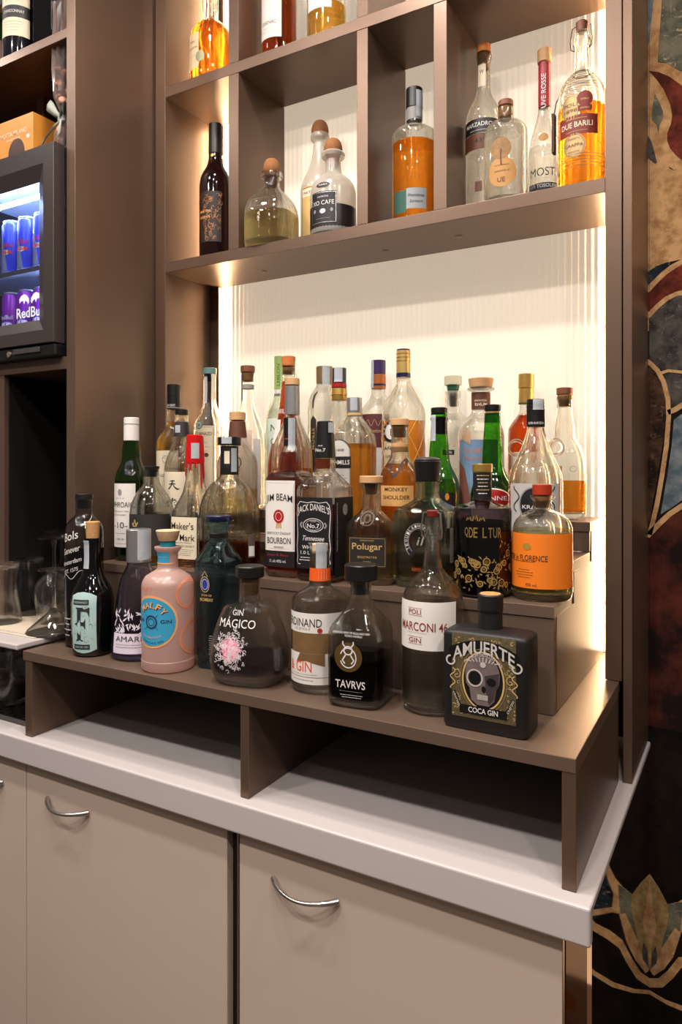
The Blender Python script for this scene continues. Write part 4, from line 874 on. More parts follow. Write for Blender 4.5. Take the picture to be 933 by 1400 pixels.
b = Bottle(585, 1.106, '1', 'heavy square clear tequila bottle with tall black stopper and horseshoe print', group=G, yaw=0, k=0.68, n=7)
b.profile([(0, 0.0435), (0.003, 0.047), (0.008, 0.0485), (735, 0.050), (702, 0.0515), (698, 0.0505), (694, 0.044), (689, 0.032), (684, 0.0225), (679, 16.4, 'o'), (664, 15.8, 'o'), (660, 17.4, 'o'), (657.5, 17.4, 'o')])
b.glass(CLEARG, FOOTG, wall=0.005, shell=SHELLG); b.fill(777, PALEW, z0=0.016)
b.cap(658, 630, 16.4, 18.6, BLK, 'stopper', 0.0012); b.dome(630, 624.6, 18.4, plain('dark_grey_plastic', (60, 56, 54), 0.4), 'stopper_top')
zc = b.VL(742)
def shoe(r0, r1): return [(r * math.sin(math.radians(a)) * (1 - 0.16 * max(0, abs(a) - 90) / 60), zc + (r * 1.12) * math.cos(math.radians(a))) for r, rng in ((r1, range(-150, 151, 10)), (r0, range(150, -151, -10))) for a in rng]
lab = b.shape('horseshoe_print', shoe(0.0175, 0.0285), BLKLAB, 0.0006)
for i, ch in enumerate('TEQUILA·HERRADURA'):
    a = math.radians(-118 + i * 14.7); b.text(ch, 0.023 * math.sin(a), zc + 0.0258 * math.cos(a), 0.0052, WINK, lab, w=0.0042, rot=-math.degrees(a) + 0.01, off=0.0011, bold=0.02)
b.ringprint(0, zc, 0.0265, 0.0298, 0.0004, WINK, lab, a0=-50, a1=230); b.ringprint(0, zc, 0.0195, 0.0218, 0.0004, WINK, lab, a0=-50, a1=230)
b.text('il', 0.002, 741, 0.014, GREY, w=0.010, slant=0.3); b.text('REPOSADO', 0.001, 781, 0.0052, plain('burnt_orange_ink', (190, 86, 26), 0.6), w=0.028, bold=0.01)
b.patch('back_label', 0.054, 0.07, 770, 722, PAPER); b.lines(0.062, 768, 724, 0.012, 10, REDI); b.done()

b = Bottle(660, 1.081, '1', 'dark cylindrical bottle with gold fruit branches and gold banded stopper', group=G, yaw=18)
b.profile([(0, 36), (0.003, 39), (0.007, 40), (698, 40), (693.5, 38.8), (690.5, 32), (688, 22), (685, 14), (682, 12.6), (660, 12), (648, 12)])
b.glass(thin_glass('dark_plum_glass', (150, 138, 148), (60, 52, 62)), FOOT); b.fill(712, liquid('dark_plum_spirit', (54, 44, 54))); b.cap(645.5, 634, 13.8, 14.0, GOLD, 'stopper', 0.001)
nk = b.cap(683, 646, 12.8, 12.8, BLKLAB, 'neck_wrap', 0.0004)
for i in range(6): b.lines(0.001, 677 - i * 5, 674 - i * 5, 0.020, 1, GOLDI if i % 2 else WINK, off=0.0016, th=0.0013, seed=i)
for t, u in (('Q', -0.024), ('D', -0.0165), ('E', -0.0095), ('L', 0.004), ('T', 0.0125), ('U', 0.020), ('R', 0.0275)): b.text(t, u, 728, 0.0155, GOLD, w=0.0062, bold=0.012)
for u, q in ((-0.02, 0), (-0.010, 0.003), (0, 0)): b.stroke([(u - 0.004, b.VL(712)), (u - 0.002, b.VL(708) + q), (u, b.VL(710)), (u + 0.002, b.VL(707) + q), (u + 0.004, b.VL(712))], 0.002, GOLD)
R = random.Random(21); GP = plain('gold_engraved_print', (186, 150, 84), 0.45, 0.4, 0.2, 90)
for i in range(22):
    u = -0.05 + 0.0048 * i + R.uniform(-.001, .001); y = R.uniform(766, 800) if i < 14 else R.uniform(752, 800); q = R.uniform(0.0028, 0.0052)
    b.ringprint(u, y, q, q * 1.05, 0.0019, GP, n=14, name='fruit_print'); b.ringprint(u, y, q * .35, q * .35, 0.0008, GP, n=8, name='fruit_print')
for i in range(110):
    u = R.uniform(-0.052, 0.056); zz = b.VL(R.uniform(762 if u < 0.03 else 742, 806)); a = R.uniform(0, 6.28); L = R.uniform(0.004, 0.008); c, q = math.cos(a), math.sin(a)
    b.add(b.root, GP, [(u, zz), (u + c * L * .5 - q * .0011, zz + q * L * .5 + c * .0011), (u + c * L, zz + q * L), (u + c * L * .5 + q * .0011, zz + q * L * .5 - c * .0011)], [(0, 1, 2, 3)], 0.0006, 'leaf_print')
b.done()

b = Bottle(742, 1.096, '1', 'short round bottle with bright orange label and red cap at the end of the step', group=G, yaw=-4)
b.profile([(0, 37), (0.003, 40), (0.010, 41.6), (730, 41.6), (720, 40.6), (711, 37), (704, 30), (699, 21), (696, 14.5), (690, 12.2), (684, 13), (680.5, 16.6), (677, 16.8)])
b.glass(CLEAR, FOOT, shell=SHELL); b.fill(724, liquid('pale_green_gold_spirit', (236, 226, 160))); b.cap(677, 662, 13.4, 13.8, plain('brick_red_cap', (176, 54, 26), 0.45), 'cap', 0.001); b.cap(694, 677.2, 9.2, 11, CORK, 'stopper_plug')
lab = b.patch('label', -0.074, 0.074, 805, 730, ORANGEL)
b.text('PETER in FLORENCE', -0.017, 763.5, 0.0088, plain('dark_brown_ink', (70, 34, 12), 0.6), lab, w=0.078, bold=0.01); b.lines(-0.016, 770, 767, 0.06, 1, MATS['dark_brown_ink'], lab); b.lines(-0.014, 792, 778, 0.032, 4, MATS['dark_brown_ink'], lab); b.text('43% vol.', -0.002, 800, 0.0045, MATS['dark_brown_ink'], lab, w=0.018); b.disc('crest', -0.009, 748, 0.007, 0.005, plain('olive_gold_print', (170, 130, 50), 0.6), 0.0008, lab); b.done()

# ------------------------------------------------------------------ second step
G = 'bottles on the second riser step'
b = Bottle(238, 1.238, '2', 'amber whisky bottle with long black cap tucked into the corner', group=G, yaw=10)
b.profile([(0, 21), (0.003, 23), (0.008, 24), (612, 24), (603, 22.8), (595, 19), (588, 13), (582, 10.2), (573, 10.6), (565, 9.4), (558, 8.4), (535, 8.4)])
b.glass(CLEAR, FOOT, shell=SHELL); b.fill(576, PALEW); b.cap(560, 526, 9.2, 9.2, BLK, 'cap'); b.text('GLEN GRANT', 0, 553, 0.0055, WINK, w=0.022, off=0.0018)
for y in (533, 541, 558): b.cap(y + .6, y - .6, 9.5, 9.5, GREY if y > 550 else BLK, 'cap_ring', 0.0002)
lab = b.patch('label', -0.03, 0.032, 700, 616, CREAM); b.ringprint(0.004, 628, 0.008, 0.008, 0.0008, INK, lab); b.text('THE GLEN GRANT', 0.002, 650, 0.006, INK, lab, w=0.046); b.lines(0.002, 640, 612, 0.02, 1, INK, lab); b.done()

b = Bottle(249, 1.190, '2', 'whisky bottle with dark neck sleeve and cream label with brushed Japanese characters', group=G, yaw=14)
b.profile([(0, 21.5), (0.003, 23.6), (0.008, 24.6), (648, 24.6), (636, 23.6), (625, 20.5), (614, 16), (604, 13), (598, 12), (588, 10), (575, 9.6), (566, 8.6)])
b.glass(CLEAR, FOOT, shell=SHELL); b.fill(666, PALEW); b.cap(567.5, 559.8, 9.4, 9.4, BLK, 'cap'); b.cap(597, 577, 12, 9.9, plain('dark_slate_sleeve', (40, 36, 38), 0.5), 'neck_sleeve', 0.0004); b.patch('sleeve_tag', -0.006, 0.006, b.V(592), b.V(582), TAX, 0.0008, env=True)
lab = b.patch('label', -0.030, 0.030, 705, 645, CREAM); z = b.VL(663); u = 0.000
for P, wd in (([(-.007, .008), (-.001, .0095), (.004, .0085)], .0022), ([(-.010, .0015), (-.002, .003), (.006, .002)], .0022), ([(-.001, .009), (-.003, .001), (-.008, -.006), (-.012, -.009)], .0026), ([(-.001, .002), (.004, -.005), (.010, -.009), (.015, -.0085)], [.0012, .0026, .0034, .001])):
    b.stroke([(u + a, z + c) for a, c in P], wd, INK, lab, name='ornament')
z = b.VL(686)
for P in ([(-.010, .006), (-.004, .003), (0, .009)], [(-.011, 0), (-.003, .001), (.006, .006)], [(-.008, .004), (-.009, -.006), (-.006, -.012)], [(.000, .008), (-.002, -.002), (-.004, -.012)], [(-.009, -.004), (.005, -.001)], [(-.008, -.009), (.006, -.006)], [(.004, .005), (.009, .000)]): b.stroke([(u + a, z + c) for a, c in P], .002, INK, lab)
b.text('TENJAKU BLENDED', 0, 641, 0.0045, INK, w=0.044); b.done()

b = Bottle(325, 1.232, '2', 'clear bottle with pale wooden stopper and brown neck sleeve behind the oval flask', group=G, yaw=20)
b.profile([(0, 25), (0.003, 27), (0.008, 28), (640, 28), (628, 26.5), (618, 22), (609, 16.5), (602, 13.4), (596, 12.4), (586, 10.4), (576, 10.2)])
b.glass(CLEAR, FOOT, shell=SHELL); b.fill(668, STRAW); b.cap(575, 563.5, 11.6, 11.4, WOOD, 'stopper', 0.001); b.cap(598, 576, 13.2, 10.8, BROWNL, 'neck_sleeve', 0.0004)
b.ringprint(0.010, 633, 0.011, 0.0135, 0.002, INK); b.text('C', 0.010, 633, 0.014, INK, w=0.009, bold=0.02); b.text('CLASE', 0.010, 643, 0.005, INK, w=0.02); b.done()

b = Bottle(400, 1.230, '2', 'clear bottle with silver neck sleeve and wooden stopper behind the square bourbon bottle', group=G, yaw=10)
b.profile([(0, 25), (0.003, 27), (0.008, 28), (640, 28), (622, 27.6), (606, 25), (594, 20), (582, 14.5), (572, 10.8), (566, 9.9), (528, 9.6)])
b.glass(CLEAR, FOOT, shell=SHELL); b.fill(640, liquid('honey_spirit', (240, 180, 84))); b.cap(527, 517.5, 10.2, 10, WOOD, 'stopper'); b.cap(567, 528, 10.3, 10, plain('silver_grey_sleeve', (150, 148, 148), 0.4, 0.5), 'neck_sleeve', 0.0004); b.done()

b = Bottle(485, 1.225, '2', 'amber whiskey bottle with arched white label marked 1608 and silver cap', group=G, yaw=2, k=0.8, n=3)
b.profile([(0, 0.036), (0.003, 0.040), (0.008, 0.042), (608, 0.042), (598, 0.0405), (590, 0.035), (582, 0.027), (575, 0.019), (570, 10.6, 'o'), (562, 10, 'o'), (548, 10, 'o')])
b.glass(CLEAR, FOOT, shell=SHELL); b.fill(607, liquid('bright_amber_whiskey', (236, 160, 62))); b.cap(569, 544, 10.8, 10.6, SILVER, 'cap'); b.cap(568.5, 565, 11.1, 11.1, GOLDI, 'cap_ring', 0.0003); b.strip(0.006, 544.5, 562, 0.014)
zt = b.VL(604); lab = b.shape('label', [(-0.045, b.VL(720)), (0.008, b.VL(720)), (0.008, zt - 0.012), (0.003, zt - 0.004), (-0.006, zt + 0.004), (-0.0185, zt + 0.007), (-0.031, zt + 0.004), (-0.040, zt - 0.004), (-0.045, zt - 0.012)], GREY)
b.shape('label_inner', [(-0.043, b.VL(716)), (0.006, b.VL(716)), (0.006, zt - 0.012), (0.001, zt - 0.006), (-0.007, zt + 0.001), (-0.0185, zt + 0.004), (-0.030, zt + 0.001), (-0.038, zt - 0.006), (-0.043, zt - 0.012)], plain('pale_grey_label', (204, 198, 192), 0.6), 0.0008, lab)
b.ringprint(-0.0185, 614, 0.0255, 0.019, 0.0014, INK, lab, 0.0012, a0=0, a1=180); b.text('1608', -0.014, 615, 0.0048, FI, lab, w=0.018, off=0.0012)
b.patch('name_plate', -0.047, 0.010, 640, 624, BLKLAB, 0.0013, lab); b.text('BUSHMILLS', -0.018, 632, 0.0085, WINK, lab, w=0.05, off=0.0017, bold=0.015); b.lines(-0.018, 656, 648, 0.04, 2, FI, lab); b.done()

b = Bottle(547, 1.192, '2', 'orange malt whisky bottle with wooden stopper and climbing monkeys emblem', group=G, yaw=14)
b.profile([(0, 25.5), (0.003, 27.2), (0.008, 28), (664, 28), (652, 27), (643, 24), (634, 18.5), (627, 14.2), (620, 12.4), (606, 11.8), (585, 11.6), (582, 12)])
b.glass(CLEAR, FOOT, shell=SHELL); b.fill(634, WHISKY); b.cap(582, 572.5, 12.8, 12.6, WOOD, 'stopper', 0.001); b.cap(598, 582.2, 8.6, 10, CORK, 'stopper_plug'); b.cap(618, 606, 11.9, 12, plain('peach_neck_band', (214, 160, 110), 0.6), 'neck_band', 0.0003)
lab = b.patch('label', -0.034, 0.034, 692, 664, plain('tan_orange_label', (222, 168, 100), 0.65)); b.text('MONKEY', 0.0, 669, 0.0072, INK, lab, w=0.044, bold=0.01); b.text('SHOULDER', 0.0, 680, 0.0072, INK, lab, w=0.052, bold=0.01)
R = random.Random(2)
for i in range(11):
    u = -0.010 + 0.0026 * i + R.uniform(-.001, .001); z = b.VL(640 + 9 * math.sin(i * .5)); b.stroke([(u + 0.004 * math.cos(t * .8 + i), z + 0.005 * math.sin(t * .8 + i * 1.3)) for t in range(6)], 0.0022, INK)
b.done()

b = Bottle(601, 1.254, '2', 'green whisky bottle with black cap and black label beside the tall black stopper', group=G, yaw=20)
b.profile([(0, 25), (0.003, 27), (0.008, 28), (674, 28), (660, 26.8), (648, 22), (638, 17), (628, 14.4), (612, 13.2), (592, 11.4), (575, 10.8), (568, 11.4), (566, 11.4)])
b.glass(GREEN); b.fill(655, liquid('whisky_in_green', (196, 180, 90))); b.cap(566, 557.5, 11.2, 11.4, BLK, 'cap', 0.0012); b.cap(594, 570, 11.7, 11.1, BLKG, 'neck_sleeve', 0.0004); b.cap(575, 570.5, 12.2, 12.2, BLKG, 'sleeve_ring', 0.0006); b.strip(-0.012, 568, 603, 0.012)
lab = b.patch('label', -0.036, 0.036, 720, 673, BLKLAB); b.disc('acorn_mark', 0.016, 679, 0.004, 0.0065, plain('orange_gold_ink', (214, 140, 40), 0.5), 0.0009, lab); b.done()

b = Bottle(674, 1.250, '2', 'green whisky bottle with black cap and round red label', group=G, yaw=14)
b.profile([(0, 28), (0.003, 30), (0.008, 30.8), (680, 30.8), (668, 29), (656, 24), (645, 18), (634, 14.6), (616, 14), (596, 12.6), (580, 11.4), (565, 11.2)])
b.glass(GREEN); b.fill(650, liquid('whisky_in_green', (196, 180, 90))); b.cap(562, 553.5, 11.6, 11.8, BLK, 'cap', 0.0014); b.cap(566, 562, 9.6, 9.6, CORK, 'stopper_plug', 0.0003); b.cap(578, 566.5, 11.6, 11.2, GREEN, 'neck_ring', 0.0004)
lab = b.patch('label', -0.046, 0.046, 725, 688, CREAM); d2 = b.disc('red_oval', 0.0, 682, 0.036, 0.018, RED, 0.0009, lab); b.ringprint(0, 682, 0.036, 0.018, 0.002, CREAM, d2, 0.0012)
b.text('GLENNE', 0.0, 681, 0.008, WINK, d2, w=0.056, off=0.0013); b.done()

b = Bottle(733, 1.205, '2', 'clear rum bottle with two glass ring handles and black screw cap', group=G, yaw=10)
b.profile([(0, 34), (0.003, 36), (0.008, 37.4), (665, 37.4), (652, 36.5), (640, 33), (628, 27), (616, 21.5), (604, 17), (594, 13.6), (586, 11.6), (570, 11.2)])
b.glass(CLEAR, FOOT, shell=SHELL); b.fill(700, GIN); b.cap(584, 546, 12.8, 12.4, BLK, 'cap', 0.001)
for y in (551, 556, 561): b.cap(y + .7, y - .7, 13.2, 13.2, BLK, 'cap_ring', 0.0003)
b.strip(0.006, 546.5, 561, 0.018); b.strip(0.024, 560, 597, 0.010); b.text('KRAKEN', 0.002, 577, 0.004, WINK, w=0.024, off=0.0022)
for sg in (-1, 1):
    c0 = (sg * b.W(26.5), 0, b.V(612)); r = b.W(10.6)
    tube('ring_handle', [(c0[0] + r * math.cos(t * math.pi / 12), 0, c0[2] + r * math.sin(t * math.pi / 12)) for t in range(24)], b.W(2.6), liquid('solid_clear_handle', (236, 236, 230), 1.45), b.root, 10, True)
b.text('KRAKEN', 0.0, 642, 0.010, EMB, w=0.05, off=0.0006)
lab = b.patch('label', -0.046, 0.046, 740, 661, plain('silver_grey_paper', (186, 182, 178), 0.6)); d2 = b.disc('black_oval', 0.0, 690, 0.022, 0.027, BLKLAB, 0.0008, lab); b.ringprint(0, 690, 0.0235, 0.0285, 0.0012, GREY, lab)
b.text('KRAKEN', 0.004, 693, 0.0062, WINK, d2, w=0.044, off=0.0013, bold=0.02)
for sg in (-1, 1): b.stroke([(sg * (0.030 + 0.006 * math.sin(t * 0.8)), b.VL(700) + 0.0042 * t) for t in range(11)], 0.0022, FI, lab)
b.done()

# ------------------------------------------------------------------ third step
G = 'bottles on the top riser step'
b = Bottle(287, 1.362, '3', 'clear spirit bottle with round blue seal and torn paper neck band', group=G, yaw=14)
b.profile([(0, 19.5), (0.003, 21.2), (0.008, 22), (592, 22), (580, 21), (570, 17), (562, 12.5), (554, 9.6), (546, 8.6), (520, 8.2), (514, 9), (505, 9)])
b.glass(CLEAR, FOOT, shell=SHELL); b.fill(582, GIN); b.cap(512, 503.5, 9.5, 9.5, plain('teal_wax', (96, 130, 124), 0.4), 'cap'); b.cap(522, 512, 5, 7, BLK, 'stopper_plug'); b.strip(-0.004, 516, 552, 0.010); b.strip(0.016, 512, 548, 0.010, CREAM, 'paper_band')
lab = b.patch('label', -0.022, 0.028, 690, 582, plain('aged_cream_label', (216, 200, 168), 0.7)); b.frame(-0.020, 0.026, 688, 584, 0.0008, FI, lab); b.text('CUANAZO', 0.002, 593, 0.0085, INK, lab, w=0.042, bold=0.02); b.disc('round_seal', -0.010, 581, 0.0105, 0.0105, plain('seal_teal', (96, 122, 122), 0.5), 0.0011, lab); b.ringprint(-0.010, 581, 0.006, 0.006, 0.001, CREAM, lab, 0.0015); b.lines(0.004, 620, 602, 0.03, 3, INK, lab); b.disc('agave_print', 0.010, 622, 0.006, 0.005, BROWNL, 0.0009, lab); b.done()

b = Bottle(339, 1.337, '3', 'clear bottle with dark brown stopper standing beside the lit left edge', group=G, yaw=14)
b.profile([(0, 21), (0.003, 23), (0.008, 24), (605, 24), (592, 23), (580, 19.5), (568, 14.5), (556, 10.4), (546, 8.6), (515, 8.2), (510, 9)])
b.glass(CLEAR, FOOT, shell=SHELL); b.fill(600, GIN); b.cap(509.5, 500.5, 9.9, 9.9, WOODD, 'stopper', 0.0012); b.cap(522, 509.6, 6.5, 8.4, CORK, 'stopper_plug'); b.strip(-0.012, 512, 550, 0.010, plain('dark_violet_strip', (82, 76, 92), 0.5)); b.cap(532, 526, 8.8, 8.8, GREY, 'neck_band', 0.0003)
lab = b.patch('label', -0.03, 0.026, 690, 588, plain('pink_cream_label', (220, 190, 168), 0.65)); b.lines(-0.002, 640, 596, 0.04, 5, INK, lab); b.patch('label', 0.030, 0.05, 690, 600, PAPER); b.done()

b = Bottle(383, 1.398, '3', 'clear cachaca bottle with pale green neck strip and green letters', group=G, yaw=20)
b.profile([(0, 18.5), (0.003, 20.4), (0.008, 21), (590, 21), (575, 20), (562, 17), (552, 13), (543, 9), (536, 7.2), (500, 7)])
b.glass(CLEARG, FOOT, shell=SHELLG); b.fill(560, GIN); b.cap(541, 533, 7.6, 7.6, PAPER, 'neck_band', 0.0003); b.cap(533, 487.5, 7.9, 7.9, plain('pale_green_foil', (156, 182, 104), 0.5), 'neck_sleeve'); b.text('LEBLON', 0.0, 511, 0.0058, plain('forest_green_ink', (40, 84, 34), 0.6), w=0.052, rot=90, off=0.0018, bold=0.015)
lab = b.patch('label', -0.024, 0.028, 690, 572, plain('mint_white_label', (214, 226, 210), 0.6)); b.text('N', -0.006, 585, 0.017, MATS['forest_green_ink'], lab, w=0.014, bold=0.02); b.text('O', -0.006, 604, 0.017, MATS['forest_green_ink'], lab, w=0.014, bold=0.02); b.done()

b = Bottle(395, 1.322, '3', 'bell shaped reddish liqueur bottle with orange cork stopper', group=G, yaw=10)
b.profile([(0, 27), (0.003, 29), (0.012, 30), (650, 30), (632, 29), (614, 25.5), (594, 20), (570, 15.5), (545, 12), (520, 9.6), (512, 9.2), (500, 9)])
b.glass(CLEAR, FOOT, shell=SHELL); b.fill(522, liquid('red_orange_liqueur', (206, 78, 26))); b.cap(502, 487.5, 8.6, 9.6, plain('orange_cork', (206, 122, 60), 0.7, 0, 0.2, 200), 'stopper', 0.0014); b.cap(512, 503, 7, 8, CORK, 'stopper_plug'); b.text('VIEUX', -0.004, 561, 0.009, WINK, w=0.036, slant=.3); b.patch('hang_tag', -0.026, -0.006, 606, 573, PAPER, 0.002); b.done()

b = Bottle(444, 1.401, '3', 'clear rounded bottle with dark keyhole emblem and vertical lettering', group=G, yaw=8)
b.profile([(0, 20.5), (0.003, 22), (0.008, 23), (565, 23), (552, 22.5), (543, 20), (535, 16), (529, 11.8), (525, 10.6), (510, 10.4)])
b.glass(CLEAR, FOOT, shell=SHELL); b.fill(600, GIN); b.cap(525, 501.5, 11.2, 11.4, plain('olive_brown_cap', (132, 110, 76), 0.4, 0.3), 'cap'); b.strip(0.012, 501.5, 528, 0.018); KB = plain('dark_bronze_print', (60, 46, 38), 0.5)
b.stroke([(-0.012, b.VL(558)), (-0.012, b.VL(548)), (-0.010, b.VL(540)), (-0.004, b.VL(535))], [.004, .006, .006, .003], KB)
lab = b.patch('label', -0.020, -0.003, 690, 574, KB); b.shape('label_point', [(-0.020, b.VL(574)), (-0.003, b.VL(574)), (-0.0115, b.VL(568))], KB, 0.0005, lab); b.text('STROM', -0.0115, 600, 0.0075, GOLDI, lab, w=0.048, rot=-90, bold=0.01); b.done()

b = Bottle(464, 1.322, '3', 'clear bottle with dark cap, red ring and gold neck collar', group=G, yaw=10)
b.profile([(0, 21), (0.003, 22.5), (0.008, 23), (605, 23), (592, 21), (582, 16.5), (574, 12.4), (566, 10.8), (548, 10.2), (530, 10)])
b.glass(CLEAR, FOOT, shell=SHELL); b.fill(610, PALEW); b.cap(524, 503.5, 10, 10, plain('dark_blue_grey_cap', (38, 44, 54), 0.4), 'cap'); b.cap(530.5, 524.2, 10.6, 10.4, RED, 'red_ring', 0.0008); b.cap(541, 531, 11.4, 10.6, GOLD, 'gold_collar', 0.0012); b.cap(548, 541.2, 10.8, 11.2, GOLD, 'gold_collar', 0.001); b.strip(0.004, 503.6, 523, 0.018); b.done()

b = Bottle(518, 1.395, '3', 'clear rum bottle with purple and copper cap over a maroon script label', group=G, yaw=6)
b.profile([(0, 23), (0.003, 25), (0.008, 25.6), (572, 25.6), (562, 24), (553, 18.5), (546, 13), (540, 10.4), (534, 9.8), (520, 9.6)])
b.glass(CLEAR, FOOT, shell=SHELL); b.fill(600, GIN); b.cap(512, 493, 9.9, 9.9, plain('purple_foil', (56, 36, 84), 0.35), 'cap'); b.cap(532.5, 512.2, 10.1, 10, plain('copper_foil', (176, 104, 52), 0.35, 0.4), 'copper_collar'); b.cap(528, 525.5, 10.4, 10.4, NAVYP, 'collar_line', 0.0002); b.strip(-0.011, 494, 531, 0.012)
lab = b.patch('label', -0.036, 0.036, 612, 566, MAROON)
b.stroke([(-0.028 + 0.0022 * i, b.VL(578) + 0.007 * math.sin(i * .9)) for i in range(26)], 0.0007, GOLDI, lab); b.text('Plantation', 0.002, 589, 0.008, GOLDI, lab, w=0.046, slant=0.4); b.patch('lower_label', -0.03, 0.03, 690, 614, PAPER); b.done()

b = Bottle(552, 1.330, '3', 'tall rum bottle wrapped in gold netting with gold cap', group=G, yaw=0)
b.profile([(0, 26), (0.003, 28.2), (0.010, 29.6), (600, 29.6), (572, 29.8), (560, 28.4), (549, 24), (540, 18.5), (531, 13), (524, 10), (518, 9.2), (495, 9)])
b.glass(CLEAR, FOOT, shell=SHELL); b.fill(576, liquid('orange_rum', (238, 150, 50))); b.cap(511, 479.5, 9.7, 9.5, plain('pale_gold_foil', (206, 174, 104), 0.35, 0.5, 0.1, 60), 'cap'); b.cap(480, 477.8, 9.3, 9.2, NAVYP, 'cap_top', 0.0004); b.cap(517, 510.8, 10, 9.9, NAVYP, 'neck_band', 0.0003); b.text('RUM·RON', 0, 514, 0.0035, GOLDI, w=0.024, off=0.0018)
for y in (484, 489, 494): b.cap(y + .6, y - .6, 10, 10, GOLD, 'cap_ring', 0.0003)
NET = plain('gold_net_thread', (226, 198, 140), 0.5)
for q in range(7):
    for sg in (-1, 1):
        pts = []
        for i in range(22):
            z = b.V(690) + (b.V(519) - b.V(690)) * i / 21; r = b.ring(z)[0] + 0.0007; a = q * 2 * math.pi / 7 + sg * i * 0.155; pts.append((r * math.cos(a), r * math.sin(a), z))
        tube('net_thread', pts, 0.0004, NET, b.root, 4)
lab = b.patch('label', -0.028, 0.020, 690, 603, plain('aged_ivory_label', (222, 204, 164), 0.65)); em = b.disc('round_emblem', -0.006, 590, 0.0215, 0.021, PAPER, 0.001)
b.ringprint(-0.006, 590, 0.019, 0.0185, 0.0055, BLKLAB, em, 0.0014, 36)
for i, ch in enumerate('BRUGAL'):
    a = math.radians(190 - i * 30); b.text(ch, -0.006 + 0.0188 * math.cos(a), b.VL(590) + 0.0185 * math.sin(a), 0.0046, WINK, em, w=0.0045, off=0.0018, rot=math.degrees(a) - 90 + 0.01, bold=0.03)
b.text('B', -0.004, 591, 0.014, BROWNL, em, w=0.008, off=0.0014, bold=0.02); b.text('AÑEJO', -0.004, 613, 0.0095, INK, lab, w=0.044, bold=0.02); b.text('SUPERIOR', -0.004, 624, 0.005, BROWNL, lab, w=0.036); b.done()

b = Bottle(620, 1.400, '3', 'clear bottle with tall glass stopper and green ring', group=G, yaw=8)
b.profile([(0, 25), (0.003, 27), (0.008, 28), (585, 28), (577, 26.5), (571, 20), (567, 13), (564, 11.6), (545, 11.2), (535, 11.4)])
b.glass(CLEAR, FOOT, shell=SHELL); b.fill(640, GIN); b.cap(527, 514.5, 12.2, 12.2, frosted('clear_acrylic', (232, 228, 216), 0.7, 0.1), 'glass_stopper', 0.001); b.cap(534, 526, 8, 9.2, plain('green_gasket', (44, 96, 70), 0.4), 'green_ring', 0.0008); b.cap(556, 534.2, 5, 7, plain('plastic_pourer', (172, 168, 160), 0.4), 'stopper_plug')
b.text('Pars', 0.0, 607, 0.012, GOLDI, w=0.032, slant=0.4); lab = b.patch('label', -0.012, 0.012, 622, 615, BLKLAB); b.text('LIME', 0, 618.5, 0.005, WINK, lab, w=0.016); b.done()

b = Bottle(658, 1.332, '3', 'rum bottle with wide wooden stopper and blue painted label', group=G, yaw=10)
b.profile([(0, 29), (0.003, 31), (0.008, 32), (600, 32), (588, 30.6), (578, 26), (571, 19), (566, 14), (562, 12.8), (545, 12.4), (536, 12.6), (534, 18.5), (531.5, 19), (530.5, 18)])
b.glass(CLEAR, FOOT, shell=SHELL); b.fill(590, GIN); b.cap(530.5, 517.5, 15.6, 17.6, WOOD, 'stopper', 0.0012); b.cap(560, 537, 13.0, 13.0, BROWNL, 'neck_label', 0.0004); b.text('ARRANGED', 0.002, 546, 0.0036, CREAM, w=0.024, off=0.0016); b.text('RHUM', 0.003, 551.5, 0.0058, CREAM, w=0.022, off=0.0016, bold=0.01)
lab = b.patch('label', -0.042, 0.042, 700, 601, plain('painted_blue_label', (112, 142, 176), 0.65, 0, 0.35, 26)); b.text('RHUM', -0.010, 616, 0.0095, plain('coral_ink', (196, 130, 96), 0.6), lab, w=0.034, bold=0.01); b.text('Passion', -0.004, 626, 0.008, MATS['coral_ink'], lab, w=0.046, slant=0.4); b.shape('tilted_tag', [(-0.034, b.VL(600)), (-0.012, b.VL(608)), (-0.012, b.VL(586)), (-0.030, b.VL(594))], plain('kraft_tag', (184, 150, 118), 0.7), 0.0015); b.shape('painted_hill', [(-0.042, b.VL(690)), (-0.01, b.VL(690)), (-0.026, b.VL(640)), (-0.042, b.VL(630))], plain('painted_rust', (136, 84, 72), 0.6, 0, 0.3, 40), 0.0009, lab); b.done()

b = Bottle(720, 1.392, '3', 'red amber spirit bottle with gold foil cap behind the ring handled bottle', group=G, yaw=8)
b.profile([(0, 24), (0.003, 25), (0.008, 25.6), (618, 25.6), (600, 25.5), (588, 25), (578, 20), (571, 14.5), (566, 11), (560, 9.6), (545, 9.4)])
b.glass(CLEAR, FOOT, shell=SHELL); b.fill(568, COGNAC); b.cap(551.5, 531, 10.6, 10.2, GOLD, 'cap'); b.cap(531, 511.5, 11, 10.8, GOLD, 'cap'); b.cap(552.5, 551, 10.8, 10.8, BROWNL, 'cap_line', 0.0003); b.patch('label', -0.03, 0.03, 690, 618, CREAM); b.done()

